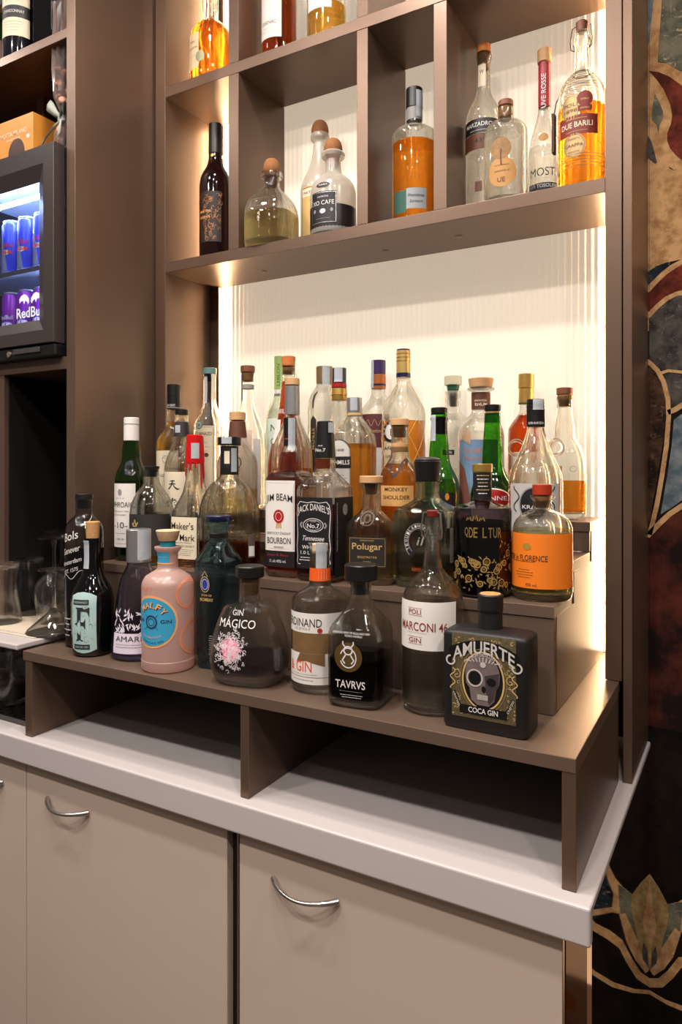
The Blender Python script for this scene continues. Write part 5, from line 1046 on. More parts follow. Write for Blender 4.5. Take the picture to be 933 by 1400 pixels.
b = Bottle(773, 1.384, '3', 'embossed clear whiskey bottle with cork, a quarter full of amber, last on the top step', group=G, yaw=6, k=0.72, n=2.6)
b.profile([(0, 27), (0.003, 29), (0.008, 30), (660, 30), (640, 29.5), (628, 28), (616, 24.5), (607, 20), (600, 16, 'o'), (596, 14.2, 'o'), (586, 14.4, 'o'), (572, 12.6, 'o'), (559, 10.2, 'o'), (556, 12, 'o'), (552, 11.6, 'o'), (542, 11.6, 'o')])
b.glass(CLEAR, FOOT, shell=SHELL); b.fill(657, WHISKY); b.cap(540, 530.5, 11.6, 11.8, WOODD, 'stopper', 0.001); b.cap(556, 540.2, 8.6, 10.4, CORK, 'stopper_plug')
lab = b.patch('label', -0.034, -0.002, 684, 637, plain('kraft_orange_label', (176, 128, 74), 0.7)); b.text('BULLEIT', -0.018, 650, 0.007, BROWNL, lab, w=0.026); b.ringprint(0.018, 641, 0.0055, 0.0055, 0.0008, EMB, off=0.0006); b.ringprint(0.016, 616, 0.006, 0.005, 0.0006, EMB, off=0.0006); b.done()

# ------------------------------------------------------------------ cubby shelf above
G = 'bottles in the wall cabinet cubbies'
b = Bottle(295, 1.345, 'u', 'dark wine bottle with gold vine label in the narrow cubby', name='wine_bottle', group=G, yaw=14)
b.profile([(0, 20), (0.003, 21.6), (0.008, 22.2), (258, 22.2), (247, 21), (238, 17.5), (230, 13), (223, 10.4), (216, 9.2), (180, 8.6)])
b.glass(plain('dark_red_wine_glass', (26, 9, 8), 0.07)); b.cap(212, 170.5, 9.4, 9, plain('dark_foil_capsule', (34, 24, 22), 0.4), 'foil_capsule'); b.disc('neck_medal', 0.0, 208, 0.004, 0.004, GOLD, 0.002)
lab = b.patch('label', -0.026, 0.032, 331, 262, plain('vine_label_ground', (34, 22, 16), 0.6)); R = random.Random(8); CO = plain('copper_engraving', (176, 116, 58), 0.5)
for i in range(70):
    u, z = R.uniform(-0.012, 0.03), b.VL(R.uniform(266, 328)); b.stroke([(u + 0.0045 * math.cos(t * .7 + i) * t / 5, z + 0.006 * math.sin(t * .7 + i) * t / 5) for t in range(7)], 0.0009, CO, lab, 0.0008, 'vine_print')
b.text('MARTINI', -0.010, 289, 0.0062, PEACH, lab, w=0.03, bold=0.02); b.text('RISERVA', -0.010, 297, 0.0062, PEACH, lab, w=0.03, bold=0.02); b.done()

b = Bottle(372, 1.302, 'u', 'squat clear tequila bottle with ball cork, half full', group=G, yaw=10, n=3.2)
b.profile([(0, 0.050), (0.004, 0.054), (0.012, 0.0555), (300, 0.0555), (288, 0.053), (278, 0.047), (270, 0.038), (264, 0.0275), (260, 0.020), (256, 11, 'o'), (246, 10.4, 'o'), (244, 14.5, 'o'), (240, 15.2, 'o'), (237, 14, 'o')])
b.glass(CLEAR, FOOT, shell=SHELL); b.fill(296, STRAW); b.dome(238, 217.5, 12.6, CORKD, 'ball_cork', 0.82); b.cap(256, 238.4, 7.8, 9.6, CORKD, 'cork_plug')
b.frame(-0.026, 0.018, 281, 270, 0.0009, EMB, off=0.0006); b.done()

b = Bottle(438, 1.388, 'u', 'tall frosted tequila bottle with ball cork behind the coffee liqueur bottle', group=G, yaw=8)
FR = frosted('frosted_white_glass', (238, 232, 222), 0.45, 0.25)
b.profile([(0, 23), (0.004, 25.4), (0.012, 26.5), (262, 26.5), (250, 24), (240, 19.5), (230, 15), (218, 11.4), (205, 9.6), (196, 9.2), (192, 12.6), (187, 13), (184, 11.6)])
b.glass(FR); b.dome(186, 165.5, 12.6, CORKD, 'ball_cork', 0.85)
lab = b.patch('label', -0.032, 0.034, 330, 254, plain('honey_window_label', (214, 178, 110), 0.5)); b.frame(-0.030, 0.032, 328, 256, 0.0012, BROWNL, lab); b.patch('label_head', -0.029, 0.031, 268, 257, CREAM, 0.0008, lab); b.text('PATRÓN', 0.0, 262.5, 0.0075, BROWNL, lab, w=0.046, off=0.0012); b.text('O', -0.002, 274, 0.007, BROWNL, lab, w=0.007); b.done()

b = Bottle(456, 1.318, 'u', 'frosted coffee tequila bottle with black label and ball cork', group=G, yaw=4)
b.profile([(0, 27), (0.004, 30), (0.012, 31.5), (268, 31.5), (258, 29.5), (250, 25), (244, 18), (240, 12.4), (234, 11), (220, 10.4), (216, 15.6), (212, 16.2), (209, 14)])
b.glass(FR); b.fill(288, plain('coffee_liqueur', (24, 14, 10), 0.25), z0=0.008); b.dome(211, 190, 13.4, CORKD, 'ball_cork', 0.84); b.cap(228, 211.4, 7.6, 9.4, CORKD, 'cork_plug')
b.patch('coffee_level', -0.16, 0.16, 0.006, b.V(289), plain('coffee_seen_through_frost', (40, 30, 26), 0.4), 0.0003)
lab = b.patch('label', -0.030, 0.030, 306, 262, BLKLAB, 0.0008); b.frame(-0.0285, 0.0285, 304.5, 263.5, 0.0009, SILVER, lab, 0.0012); b.text('PATRÓN', 0.0, 269, 0.0042, WINK, lab, w=0.024, off=0.0013); b.text('XO CAFE', 0.0, 277.5, 0.009, WINK, lab, w=0.050, off=0.0013); b.disc('bee_mark', 0, 289, 0.007, 0.005, SILVER, 0.0013, lab)
for u in (-.020, .020): b.disc('corner_mark', u, 288, 0.003, 0.004, GREY, 0.0013, lab)
b.lines(0, 301, 297, 0.05, 1, GREY, lab, off=0.0013); b.disc('shoulder_plaque', 0, 253, 0.016, 0.006, BLKLAB, 0.0008); b.text('TEQUILA', 0, 253, 0.004, WINK, w=0.02, off=0.0013); b.done()

b = Bottle(567, 1.338, 'u', 'orange rum bottle with printed script and green grey label, alone in its cubby', group=G, yaw=10)
b.profile([(0, 27), (0.003, 29.6), (0.008, 30.6), (190, 30.6), (184, 29.6), (180, 25), (177, 16), (174, 11.4), (168, 10.6), (140, 10.4)])
b.glass(CLEAR, FOOT, shell=SHELL); b.fill(200, GRAPPA); b.cap(150, 122.5, 11.6, 11.4, BLK, 'cap'); b.cap(167, 150, 11.2, 11.2, plain('grey_collar', (138, 134, 130), 0.5), 'collar', 0.0004); b.text('LM', 0.0, 158, 0.008, INK, w=0.014, slant=.4, off=0.0018); b.strip(0.016, 128, 164, 0.016)
lab = b.patch('label', -0.005, 0.036, 286, 258, plain('cool_grey_label', (150, 156, 158), 0.6)); b.patch('green_label', -0.036, -0.005, 290, 260, plain('bottle_green_label', (40, 84, 72), 0.6), 0.0006); b.text('Premières', 0.015, 268, 0.006, FI, lab, w=0.032, slant=.3); b.text('Saveurs', 0.015, 276, 0.006, FI, lab, w=0.026, slant=.3)
for u in (0.004, 0.012, 0.020): b.text('rhum vieux et fin de', u, 226, 0.003, BROWNL, w=0.06, rot=90, slant=.3)
b.done()

b = Bottle(662, 1.362, 'u', 'tall clear grappa bottle with black neck label and cork top', group=G, yaw=0)
b.profile([(0, 22), (0.003, 24), (0.008, 24.8), (175, 24.8), (160, 23.4), (148, 19.5), (138, 14), (130, 10.8), (122, 9.4), (90, 8.8), (84, 10.6), (78, 11.6), (74, 10.4)])
b.glass(CLEAR, FOOT, shell=SHELL); b.fill(212, GIN); b.cap(74.5, 62.5, 9.6, 9.6, plain('orange_cap', (196, 116, 46), 0.6), 'cap', 0.001); b.cap(96, 75, 6.5, 8.6, CORK, 'cork_plug'); b.patch('neck_label', -0.008, 0.008, b.V(122), b.V(92), CREAM, 0.0006); b.text('W', 0, b.V(102), 0.008, INK, w=0.008)
lab = b.patch('label', -0.046, 0.046, 182, 162, BLKLAB); b.text('MARZADRO', 0.0, 170, 0.0082, WINK, lab, w=0.056, bold=0.01); b.lines(0, 180, 176, 0.05, 1, WINK, lab); lab = b.patch('label', -0.046, 0.046, 204, 182.5, BROWNL); b.text('43°', 0.004, 192, 0.009, INK, lab, w=0.022); b.patch('small_plate', -0.006, 0.008, 262, 248, BROWNL); b.text('MARZADRO', 0, 269, 0.004, GREY, w=0.034); b.done()

b = Bottle(692, 1.308, 'u', 'short clear grape spirit bottle with gold tree shaped label and dark stopper', group=G, yaw=4)
b.profile([(0, 27), (0.003, 29.4), (0.008, 30), (186, 30), (178, 28.6), (172, 24), (168, 16), (165, 11.4), (160, 10.6), (148, 10.4)])
b.glass(CLEAR, FOOT, shell=SHELL); b.fill(180, GIN); b.cap(147, 138.5, 10.6, 10.4, WOODD, 'stopper', 0.0012); b.cap(164, 147.2, 8.6, 9.2, CORK, 'stopper_plug')
GT = plain('old_gold_label', (186, 136, 74), 0.6, 0, 0.12, 60); lab = b.disc('label', 0.002, 235, 0.0265, 0.0275, GT); b.disc('tree_crown', 0.000, 203, 0.019, 0.020, plain('tree_print', (150, 112, 62), 0.6, 0, 0.5, 160), 0.0007, lab); b.stroke([(0.001, b.VL(226)), (0.0, b.VL(214)), (0.001, b.VL(204))], 0.0025, BROWNL, lab, 0.0011)
b.text('UE', 0.001, 246, 0.0085, BROWNL, lab, w=0.014, bold=0.01); b.text('acquavite di', 0.002, 234, 0.0042, BROWNL, lab, w=0.026, slant=.3); b.lines(0.002, 228, 224, 0.04, 1, BROWNL, lab); b.text('NONINO', 0.016, 262, 0.003, GREY, w=0.022); b.done()

b = Bottle(745, 1.374, 'u', 'slender white grape spirit bottle with red neck strip and wooden top', group=G, yaw=6)
b.profile([(0, 20.5), (0.003, 22), (0.008, 22.6), (215, 22.2), (195, 20), (175, 14.5), (158, 10), (145, 8.2), (95, 7.8)])
b.glass(CLEAR, FOOT, shell=SHELL); b.fill(205, GIN); b.cap(87, 68.5, 9.8, 9.8, WOOD, 'stopper', 0.001); b.cap(148, 87.2, 8.6, 8.4, plain('raspberry_sleeve', (150, 28, 44), 0.45), 'neck_sleeve', 0.0006); b.text('UVE ROSSE', 0.0, 118, 0.0078, WINK, w=0.066, rot=90, off=0.0016)
b.disc('small_medal', 0.002, 187, 0.009, 0.008, GT, 0.0007); b.text('MOST', 0.0, 235, 0.0155, INK, w=0.048); b.lines(0, 246, 242, 0.04, 1, GREY); lab = b.patch('label', -0.03, 0.03, 262, 250, FI); b.text('BEPI TOSOLINI', 0.0, 254, 0.007, WINK, lab, w=0.056, bold=0.02); b.done()

b = Bottle(796, 1.325, 'u', 'ribbed orange grappa bottle with wire swing top against the pillar', group=G, yaw=-2)
b.profile([(0, 30), (0.003, 32.5), (0.008, 33.5), (150, 33.5), (135, 32.6), (122, 29), (112, 23), (104, 15.5), (99, 11.4), (92, 10), (64, 9.4), (60, 11), (54, 10.4), (44, 8.6)])
b.glass(CLEAR, FOOT, shell=SHELL); b.fill(152, GRAPPA); b.cap(44, 30, 7.6, 8.2, WOODD, 'swing_stopper', 0.0014)
for sg in (-1, 1):
    pts = [(sg * b.W(7), 0, b.V(34)), (sg * b.W(13), -0.003, b.V(38)), (sg * b.W(15.5), -0.004, b.V(56)), (sg * b.W(14.5), -0.003, b.V(66)), (sg * b.W(10.5), 0, b.V(68)), (sg * b.W(12), 0.003, b.V(58)), (sg * b.W(10), 0.004, b.V(52))]
    tube('wire_bail', pts, 0.0010, plain('bronze_wire', (120, 92, 62), 0.3, 0.9), b.root, 6)
for y in (105, 109, 113, 117, 121, 125, 129, 133, 222, 226, 230, 234, 238):
    z = b.V(y); r = b.ring(z)[0] + 0.0004
    if z > 0.004: tube('glass_rib', [(r * math.cos(t * math.pi / 18), r * math.sin(t * math.pi / 18), z) for t in range(36)], 0.0006, EMB, b.root, 4, True)
cord = plain('leather_cord', (60, 36, 26), 0.7)
tube('cord', [((b.W(12.6)) * math.cos(t), (b.W(12.6)) * math.sin(t), b.V(102) + 0.002 * math.sin(t)) for t in [i * math.pi / 12 for i in range(24)]], 0.0013, cord, b.root, 6, True)
tube('hang_cord', [(-b.W(12.6), -0.004, b.V(103)), (-b.W(24), -0.008, b.V(118)), (-b.W(34), -0.012, b.V(136)), (-b.W(36), -0.014, b.V(150))], 0.0011, cord, b.root, 6)
hb = box('booklet_tag', -b.W(39), -b.W(35), -0.02, -0.006, b.V(206), b.V(152), cord, b.root, bevel=0.0006)
MET = plain('pewter_gold_medal', (176, 148, 98), 0.45, 0.3, 0.2, 120); md = b.disc('round_label', -0.010, 145, 0.0185, 0.0215, MET); b.text('POLI', -0.010, 142, 0.0062, BROWNL, md, w=0.025); b.text('1898', -0.010, 150, 0.0062, BROWNL, md, w=0.024); b.ringprint(-0.010, 145, 0.0165, 0.0195, 0.0005, BROWNL, md)
MR = plain('mahogany_label', (124, 38, 20), 0.55); b.disc('red_medal', 0.015, 136, 0.0135, 0.0135, MR, 0.0008); b.patch('red_ribbon', 0.003, 0.027, 153, 145, MR, 0.0007); b.text('SPIRIT', 0.015, 137, 0.003, GOLDI, w=0.014); b.text('AWARD', 0.015, 149, 0.003, GOLDI, w=0.016)
lab = b.patch('label', -0.034, 0.038, 184, 157, MR); b.text('DUE BARILI', 0.0, 170, 0.0095, CREAM, lab, w=0.056, bold=0.02); b.lines(0.0, 164, 160, 0.056, 1, GOLDI, lab); b.lines(0.0, 181, 177, 0.056, 1, GOLDI, lab)
md = b.disc('round_label', -0.004, 198, 0.020, 0.021, MET); b.ringprint(-0.004, 198, 0.018, 0.019, 0.0006, BROWNL, md); b.text('GRAPPA', -0.004, 198, 0.0058, BROWNL, md, w=0.032, bold=0.01); b.text('PRODOTTA', -0.004, 189, 0.003, BROWNL, md, w=0.02); b.text('FEINSTE', -0.004, 207, 0.003, BROWNL, md, w=0.02); b.done()

# top row, cut by the frame
b = Bottle(289, 1.335, 't', 'orange grappa bottle with square cream label and wax seal on the upper shelf', group=G, yaw=4)
b.profile([(0, 26), (0.003, 28.4), (0.009, 29.6), (68, 29.6), (52, 28.4), (42, 24), (36, 17), (32, 11.6), (26, 10.2), (-20, 9.6), (-40, 9.6)])
b.glass(CLEAR, FOOT, shell=SHELL); b.fill(36, GRAPPA); b.cap(-40, -56, 8, 8, WOODD, 'swing_stopper'); lab = b.patch('label', -0.038, 0.002, 92, 44, plain('warm_cream_label', (228, 200, 158), 0.7)); b.text('POLI', -0.018, 55, 0.0048, BROWNL, lab, w=0.018); b.text('CLEOPATRA', -0.018, 64, 0.0048, BROWNL, lab, w=0.034); b.text('MOSCATO', -0.018, 75, 0.003, GREY, lab, w=0.02); b.disc('wax_seal', 0.006, 78, 0.0115, 0.013, plain('pewter_seal', (150, 146, 116), 0.4, 0.3), 0.0016)
for sg in (-1, 1): tube('wire_bail', [(sg * b.W(9), -.002, b.V(22)), (sg * b.W(11.5), -.004, b.V(14)), (sg * b.W(12.5), -.005, b.V(2)), (sg * b.W(11), -.004, b.V(-14))], 0.0011, MATS['bronze_wire'], b.root, 6)
b.done()
b = Bottle(382, 1.335, 't', 'reddish cognac bottle with pale grey label on the upper shelf', group=G, yaw=6)
b.profile([(0, 21), (0.003, 23.4), (0.008, 24.4), (-40, 24.4), (-60, 20), (-75, 12), (-85, 9.4), (-120, 9)])
b.glass(CLEAR, FOOT, shell=SHELL); b.fill(-30, liquid('copper_cognac', (226, 104, 40))); b.cap(-110, -130, 10, 10, BLK, 'cap'); lab = b.patch('label', -0.032, 0.026, 52, -50, plain('pale_grey_paper', (208, 200, 192), 0.65)); b.text('V.S.O.P', -0.004, 0, 0.012, GOLD, lab, w=0.03); b.text('COGNAC', -0.006, 31, 0.0072, INK, lab, w=0.04, slant=.1); b.lines(-0.006, 46, 36, 0.04, 2, GREY, lab); b.text('M', -0.002, 20, 0.008, WINK, lab, w=0.012); b.done()
b = Bottle(447, 1.335, 't', 'clear bottle of pale golden spirit on the upper shelf beside the cognac', group=G, yaw=6)
b.profile([(0, 24), (0.003, 26.4), (0.008, 27.4), (-40, 27.4), (-60, 22), (-75, 13), (-85, 9.8), (-120, 9.4)])
b.glass(CLEAR, FOOT, shell=SHELL); b.fill(15, liquid('golden_spirit', (240, 184, 84))); b.cap(-110, -130, 10, 10, BLK, 'cap'); lab = b.patch('label', -0.03, 0.03, 12, -50, plain('blue_grey_paper', (196, 196, 198), 0.65)); b.lines(0, 0, -6, 0.04, 1, FI, lab); b.done()

# ------------------------------------------------------------------ raised white slab with upturned glasses
R0 = (-1.5, 1.1, 0.9005)
rack = empty('glass_shelf', R0, 'raised white slab shelf for upturned glasses beside the bottle platform', 'shelf')
box('slab', -1.93, -1.2325, 0.877, 1.42, 1.0665, 1.0777, WHITE, rack, rel=R0, bevel=0.0025)
for xa in (-1.92, -1.252): box('slab_support', xa, xa + 0.016, 1.05 if xa < -1.9 else 1.30, 1.41, 0.9005, 1.0663, WHITE, rack, rel=R0)
lm = empty('shelf_liner', (-1.6, 1.1, 1.0779), 'thin cream perforated liner mat lying on the white slab', 'mat')
LIN = plain('cream_silicone', (212, 196, 174), 0.6, 0, 0.03, 90)
box('sheet', -1.915, -1.247, 0.925, 1.40, 1.0780, 1.0795, LIN, lm, rel=(-1.6, 1.1, 1.0779), bevel=0.0005)
slot = None
for i in range(48):
    x = -1.905 + 0.0136 * i
    if slot is None:
        slot = box('edge_slot', -0.0048, 0.0048, -0.0026, 0.0026, 0, 0.0012, WHITE, lm, bevel=0); o = slot
    else:
        o = slot.copy(); link(o, lm)
    o.location = (x + 1.6, 0.934 - 1.1, 0.0013)
for i in range(20):
    o = slot.copy(); link(o, lm); o.rotation_euler = (0, 0, math.pi / 2); o.location = (-1.255 + 1.6, 0.95 + 0.0136 * i - 1.1, 0.0013)
GLS = liquid('drinking_glass_wall', (250, 249, 247), 1.5, mix=0.85)
def glass_thing(name, px, Y, zb, prof, label, group, inner=0.0018, s=1.0, yaw=0):
    """blown glass: each part is a closed thin-walled shell of revolution"""
    X = ratio(px) * Y
    e = empty(name, (X, Y, zb), label, 'glass', group)
    for nm, P in prof.items():
        P = [(z * s, r * s) for z, r in P]
        if nm in ('bowl', 'wall'):
            lathe_loop(nm, P + [(z - (0.0 if k else 0.0), max(0.0004, r - inner)) for k, (z, r) in reversed(list(enumerate(P)))], GLS, e)
        elif nm == 'stem': lathe(nm, P, GLS, e, 24)
        else: lathe(nm, P, GLS, e, 36)
    return e
def lathe_loop(name, P, mat, parent, seg=36):
    vs, fs = lathe_geo(P, seg, cap=False); n = len(P)
    fs += [((n - 1) * seg + k, (n - 1) * seg + (k + 1) % seg, (k + 1) % seg, k) for k in range(seg)]
    return mesh(name, vs, fs, mat, parent)
GG = 'upturned glasses on the slab'; zl = 1.0799
beer = {'wall': [(0, .0375), (.012, .0372), (.035, .034), (.06, .029), (.085, .0272), (.105, .0285), (.118, .031), (.126, .0325)], 'base': [(.1195, .029), (.1262, .0324), (.1295, .0318), (.131, .029)]}
for px, Y, lb in ((5, 0.985, 'upturned curved beer glass nearest the slab edge, cut by the frame'), (40, 1.075, 'upturned curved beer glass in the middle, beside the stemmed glasses'), (24, 1.19, 'upturned beer glass in the back row, partly hidden by two nearer ones'), (-4, 1.14, 'upturned beer glass in the back row at the picture edge'), (61, 1.20, 'upturned beer glass farthest back, behind the wine goblet')):
    glass_thing('beer_glass', px, Y, zl, beer, lb, GG)
wine = {'bowl': [(0, .032), (.02, .036), (.05, .041), (.075, .0405), (.09, .035), (.103, .022), (.109, .010), (.112, .004)], 'stem': [(.112, .004), (.125, .0036), (.165, .0035), (.178, .006)], 'foot': [(.1782, .006), (.182, .02), (.1845, .034), (.187, .0345), (.1875, .033)]}
glass_thing('wine_glass', 74, 1.045, zl, wine, 'upturned wine goblet with wide foot on top, behind the martini glass', GG)
glass_thing('wine_glass', 84, 1.135, zl, wine, 'upturned wine goblet farther back, its foot just under the nearer one', GG, s=1.02)
mart = {'bowl': [(0, .056), (.006, .0525), (.04, .012), (.047, .0055)], 'stem': [(.047, .0055), (.06, .0036), (.112, .0034), (.122, .006)], 'foot': [(.1222, .006), (.1255, .02), (.1275, .032), (.1295, .0325), (.1299, .031)]}
glass_thing('martini_glass', 74, 0.984, zl, mart, 'upturned martini glass at the slab edge next to the script bottle', GG)
# black bar mat with tumblers under the slab
bmt = empty('bar_mat', (-1.56, 1.0, 0.9005), 'black rubber bar mat with raised studs under the white slab', 'mat')
box('mat_tray', -1.88, -1.262, 0.925, 1.28, 0.9005, 0.9045, BLK, bmt, rel=(-1.56, 1.0, 0.9005), bevel=0.001)
box('mat_rim', -1.88, -1.262, 0.918, 0.925, 0.9005, 0.908, plain('grey_rubber', (70, 66, 64), 0.6), bmt, rel=(-1.56, 1.0, 0.9005), bevel=0.001)
v, f = [], []
for i in range(30):
    for j in range(16):
        a, q = lathe_geo([(0, .005), (.003, .005), (.0034, .0042)], 8, (-0.30 + 0.0205 * i, -0.065 + 0.021 * j + (0.0105 if i % 2 else 0), 0.004)); o = len(v); v += a; f += [tuple(k + o for k in t) for t in q]
st = mesh('rubber_studs', v, f, BLK, bmt); st['kind'] = 'stuff'
tum = {'wall': [(0, .0305), (.02, .033), (.05, .0375), (.08, .0405), (.0835, .0405)], 'base': [(0.0004, .0275), (0.004, .0284), (.010, .029)]}
for px, Y, lb in ((16, 0.985, 'clear tumbler with frosty base standing on the black bar mat'), (-10, 1.0, 'clear tumbler on the black bar mat, cut by the picture edge'), (6, 1.10, 'clear tumbler farther back under the white slab'), (36, 1.09, 'clear tumbler half hidden by the platform upright')):
    t = glass_thing('tumbler', px, Y, 0.9083, tum, lb, 'tumblers on the bar mat')
    lathe('frosted_base', [(0.0105, .0282), (0.02, .0302), (0.042, .0335), (0.0425, .0325), (0.0427, .001)], frosted('frosted_tumbler_base', (226, 218, 214), 0.35), t, 30)

# ------------------------------------------------------------------ drinks cooler
R0 = (-1.49, 1.0, 1.6615)
fr = empty('drinks_cooler', R0, 'small black glass-door drinks cooler lit blue inside', 'fridge')
FRM = plain('cooler_frame', (58, 50, 48), 0.35); FRB = plain('cooler_black', (12, 11, 12), 0.4); COOL = plain('cooler_lining', (206, 218, 236), 0.5)
fx0, fx1, gy = -1.70, -1.283, 1.0
def fb(name, *a, m=FRB, p=None, **k): return box(name, *a, m, p or fr, rel=R0, **k)
fb('base_plinth', fx0, fx1, 1.004, 1.44, 1.6615, 1.6865, bevel=0.003)
fb('cabinet_side', fx1 - 0.012, fx1, 1.03, 1.44, 1.6868, 2.116, bevel=0.001); fb('cabinet_side', fx0, fx0 + 0.012, 1.03, 1.44, 1.6868, 2.116, bevel=0.001)
fb('cabinet_top', fx0 + 0.0121, fx1 - 0.0121, 1.03, 1.44, 2.092, 2.116, bevel=0.001); fb('lining_back', fx0 + 0.0122, fx1 - 0.0122, 1.30, 1.31, 1.6868, 2.0918, m=COOL, bevel=0)
fb('lining_top', fx0 + 0.0122, fx1 - 0.0162, 1.03, 1.2998, 2.085, 2.0918, m=COOL, bevel=0); fb('lining_side', fx1 - 0.016, fx1 - 0.0122, 1.03, 1.2998, 1.6868, 2.0918, m=COOL, bevel=0); fb('lining_floor', fx0 + 0.0122, fx1 - 0.0162, 1.03, 1.2998, 1.6868, 1.70, m=COOL, bevel=0)
# door: mitred bevelled frame around the pane
ix0, ix1, iz0, iz1 = fx0 + 0.055, -1.3458, 1.744, 2.045
def rectring(x0, x1, z0, z1, y): return [(x0 - R0[0], y - R0[1], z0 - R0[2]), (x1 - R0[0], y - R0[1], z0 - R0[2]), (x1 - R0[0], y - R0[1], z1 - R0[2]), (x0 - R0[0], y - R0[1], z1 - R0[2])]
rings = [rectring(fx0, fx1, 1.690, 2.117, 1.028), rectring(fx0, fx1, 1.690, 2.117, 1.0012), rectring(fx0 + 0.001, fx1 - 0.001, 1.691, 2.116, 1.000), rectring(ix0 - 0.026, ix1 + 0.030, iz0 - 0.026, iz1 + 0.032, 1.000), rectring(ix0, ix1, iz0, iz1, 1.013), rectring(ix0, ix1, iz0, iz1, 1.028)]
vs = [p for r in rings for p in r]; fs = [(i * 4 + k, i * 4 + (k + 1) % 4, (i + 1) * 4 + (k + 1) % 4, (i + 1) * 4 + k) for i in range(5) for k in range(4)] + [(20 + k, 20 + (k + 1) % 4, (k + 1) % 4, k) for k in range(4)]
dr = mesh('door_frame', vs, fs, FRM, fr, smooth=False)
bm = bmesh.new(); bm.from_mesh(dr.data); bmesh.ops.recalc_face_normals(bm, faces=bm.faces[:]); bm.to_mesh(dr.data); bm.free()
fb('door_glass', ix0, ix1, 1.016, 1.019, iz0, iz1, m=thin_glass('cooler_pane', (236, 238, 246), (170, 180, 200)), p=None, bevel=0)
fb('shelf_wire', fx0 + 0.0125, fx1 - 0.0165, 1.034, 1.29, 1.8665, 1.8695, m=COOL, bevel=0)
fb('shelf_front_rail', fx0 + 0.0125, fx1 - 0.0165, 1.031, 1.0338, 1.862, 1.872, m=CHROME, bevel=0.0005)
fb('led_and_fill_tube', ix0, fx1 - 0.018, 1.034, 1.042, 2.026, 2.033, m=glow('cool_white_led_and_fill', (196, 214, 255), 110.0), bevel=0); fb('led_and_fill_tube', -1.318, -1.312, 1.034, 1.040, 1.71, 2.02, m=MATS['cool_white_led_and_fill'], bevel=0)  # upright second tube is added fill for the cooler interior, hidden behind the frame
lathe('lock', [(0, .0065), (.003, .0065), (.0036, .0052)], plain('brass_lock', (206, 186, 160), 0.3, 0.9), fr, 20).matrix_local = __import__('mathutils').Matrix.Translation((ratio(13) * 1.003 - R0[0], 0.0035, 0.0125)) @ __import__('mathutils').Matrix.Rotation(math.pi / 2, 4, 'X')
fb('latch_cover', -1.42, -1.33, 1.0005, 1.0038, 1.672, 1.683, m=plain('dark_grey_plastic', (60, 56, 54), 0.4), bevel=0.0008)
# white printing on the pane: two charging bulls over the name
WP = plain('white_pane_print', (232, 236, 246), 0.5)
def pane_poly(name, pts, y=1.0155): return mesh(name, [(x - R0[0], y - R0[1], z - R0[2]) for x, z in pts], [tuple(range(len(pts)))], WP, fr, smooth=False)
def pane_xy(px, py): return wall_pt(px, py, 1.0155)
for sg in (1, -1):
    bx, bz = -1.381, 1.797
    pane_poly('bull_print', [(bx + sg * a, bz + c) for a, c in ((.004, .0), (.012, .008), (.020, .011), (.030, .008), (.037, .001), (.036, -.009), (.031, -.004), (.024, -.004), (.020, -.012), (.016, -.004), (.009, -.008), (.007, -.013), (.003, -.009))])
vs2, fs2, _ = text2d('RedBull', 0.02); xc, zc = -1.381, 1.766
mesh('lettering', [(xc + x * 0.093 - R0[0], 1.0155 - R0[1], zc + y * 0.023 - R0[2]) for x, y in vs2], fs2, WP, fr, smooth=False)
# slim cans
CB = plain('can_royal_blue', (44, 62, 190), 0.3, 0.3); CS = plain('can_silver', (188, 196, 214), 0.25, 0.7); CP = plain('can_violet', (150, 44, 190), 0.3, 0.3); CR = plain('can_red_print', (196, 24, 48), 0.5); CY = plain('can_yellow_print', (236, 190, 60), 0.5)
def can(x, y, z, main, label):
    e = empty('drink_can', (x, y, z), label, 'can', 'slim drink cans in the cooler')
    r = 0.0262; lathe('can_body', [(0.0002, .021), (.004, r - .001), (.008, r), (.122, r), (.129, .0235)], main, e, 32)
    lathe('can_lid', [(.1291, .0235), (.1315, .024), (.1335, .0236), (.1335, .021), (.1318, .020)], CS, e, 32)
    lathe('can_foot', [(0.0082, r + .0002), (0.0125, r + .0002)], CS, e, 32, cap=False)
    if main is CB:
        for k in range(4):
            vs, fs = [], []
            for j in range(7):
                t = j / 6; zz = 0.014 + 0.106 * t
                for q in range(4):
                    wdt = (1 - t if k % 2 == 0 else t) * 0.75
                    a = -1.9 + k * math.pi / 2 + q / 3 * wdt; vs.append(((r + .0003) * math.cos(a), (r + .0003) * math.sin(a), zz))
            for j in range(6):
                for q in range(3): a = j * 4 + q; fs.append((a, a + 1, a + 5, a + 4))
            mesh('silver_wedge', vs, fs, CS, e)
    for nm, h, m, body in (('lettering', 0.010, CR if main is CB else WP, 'RedBull'),):
        vs, fs, _ = text2d(body, 0.02); mesh(nm, [((r + .0006) * math.cos(-1.35 + x * 0.036 / r), (r + .0006) * math.sin(-1.35 + x * 0.036 / r), 0.074 + y * h) for x, y in vs], fs, m, e, smooth=False)
    pts = [(math.cos(t * math.pi / 9), math.sin(t * math.pi / 9)) for t in range(18)]
    mesh('sun_print', [((r + .0005) * math.cos(-1.35 + x * .009 / r), (r + .0005) * math.sin(-1.35 + x * .009 / r), 0.057 + y * .006) for x, y in pts], [tuple(range(18))], CY if main is CB else WP, e, smooth=False)
    for sg in (-1, 1): mesh('bull_print', [((r + .0006) * math.cos(-1.35 + sg * x / r), (r + .0006) * math.sin(-1.35 + sg * x / r), 0.057 + z) for x, z in ((.002, 0), (.008, .005), (.015, .003), (.016, -.004), (.009, -.002), (.003, -.005))], [tuple(range(6))], CR if main is CB else WP, e, smooth=False)
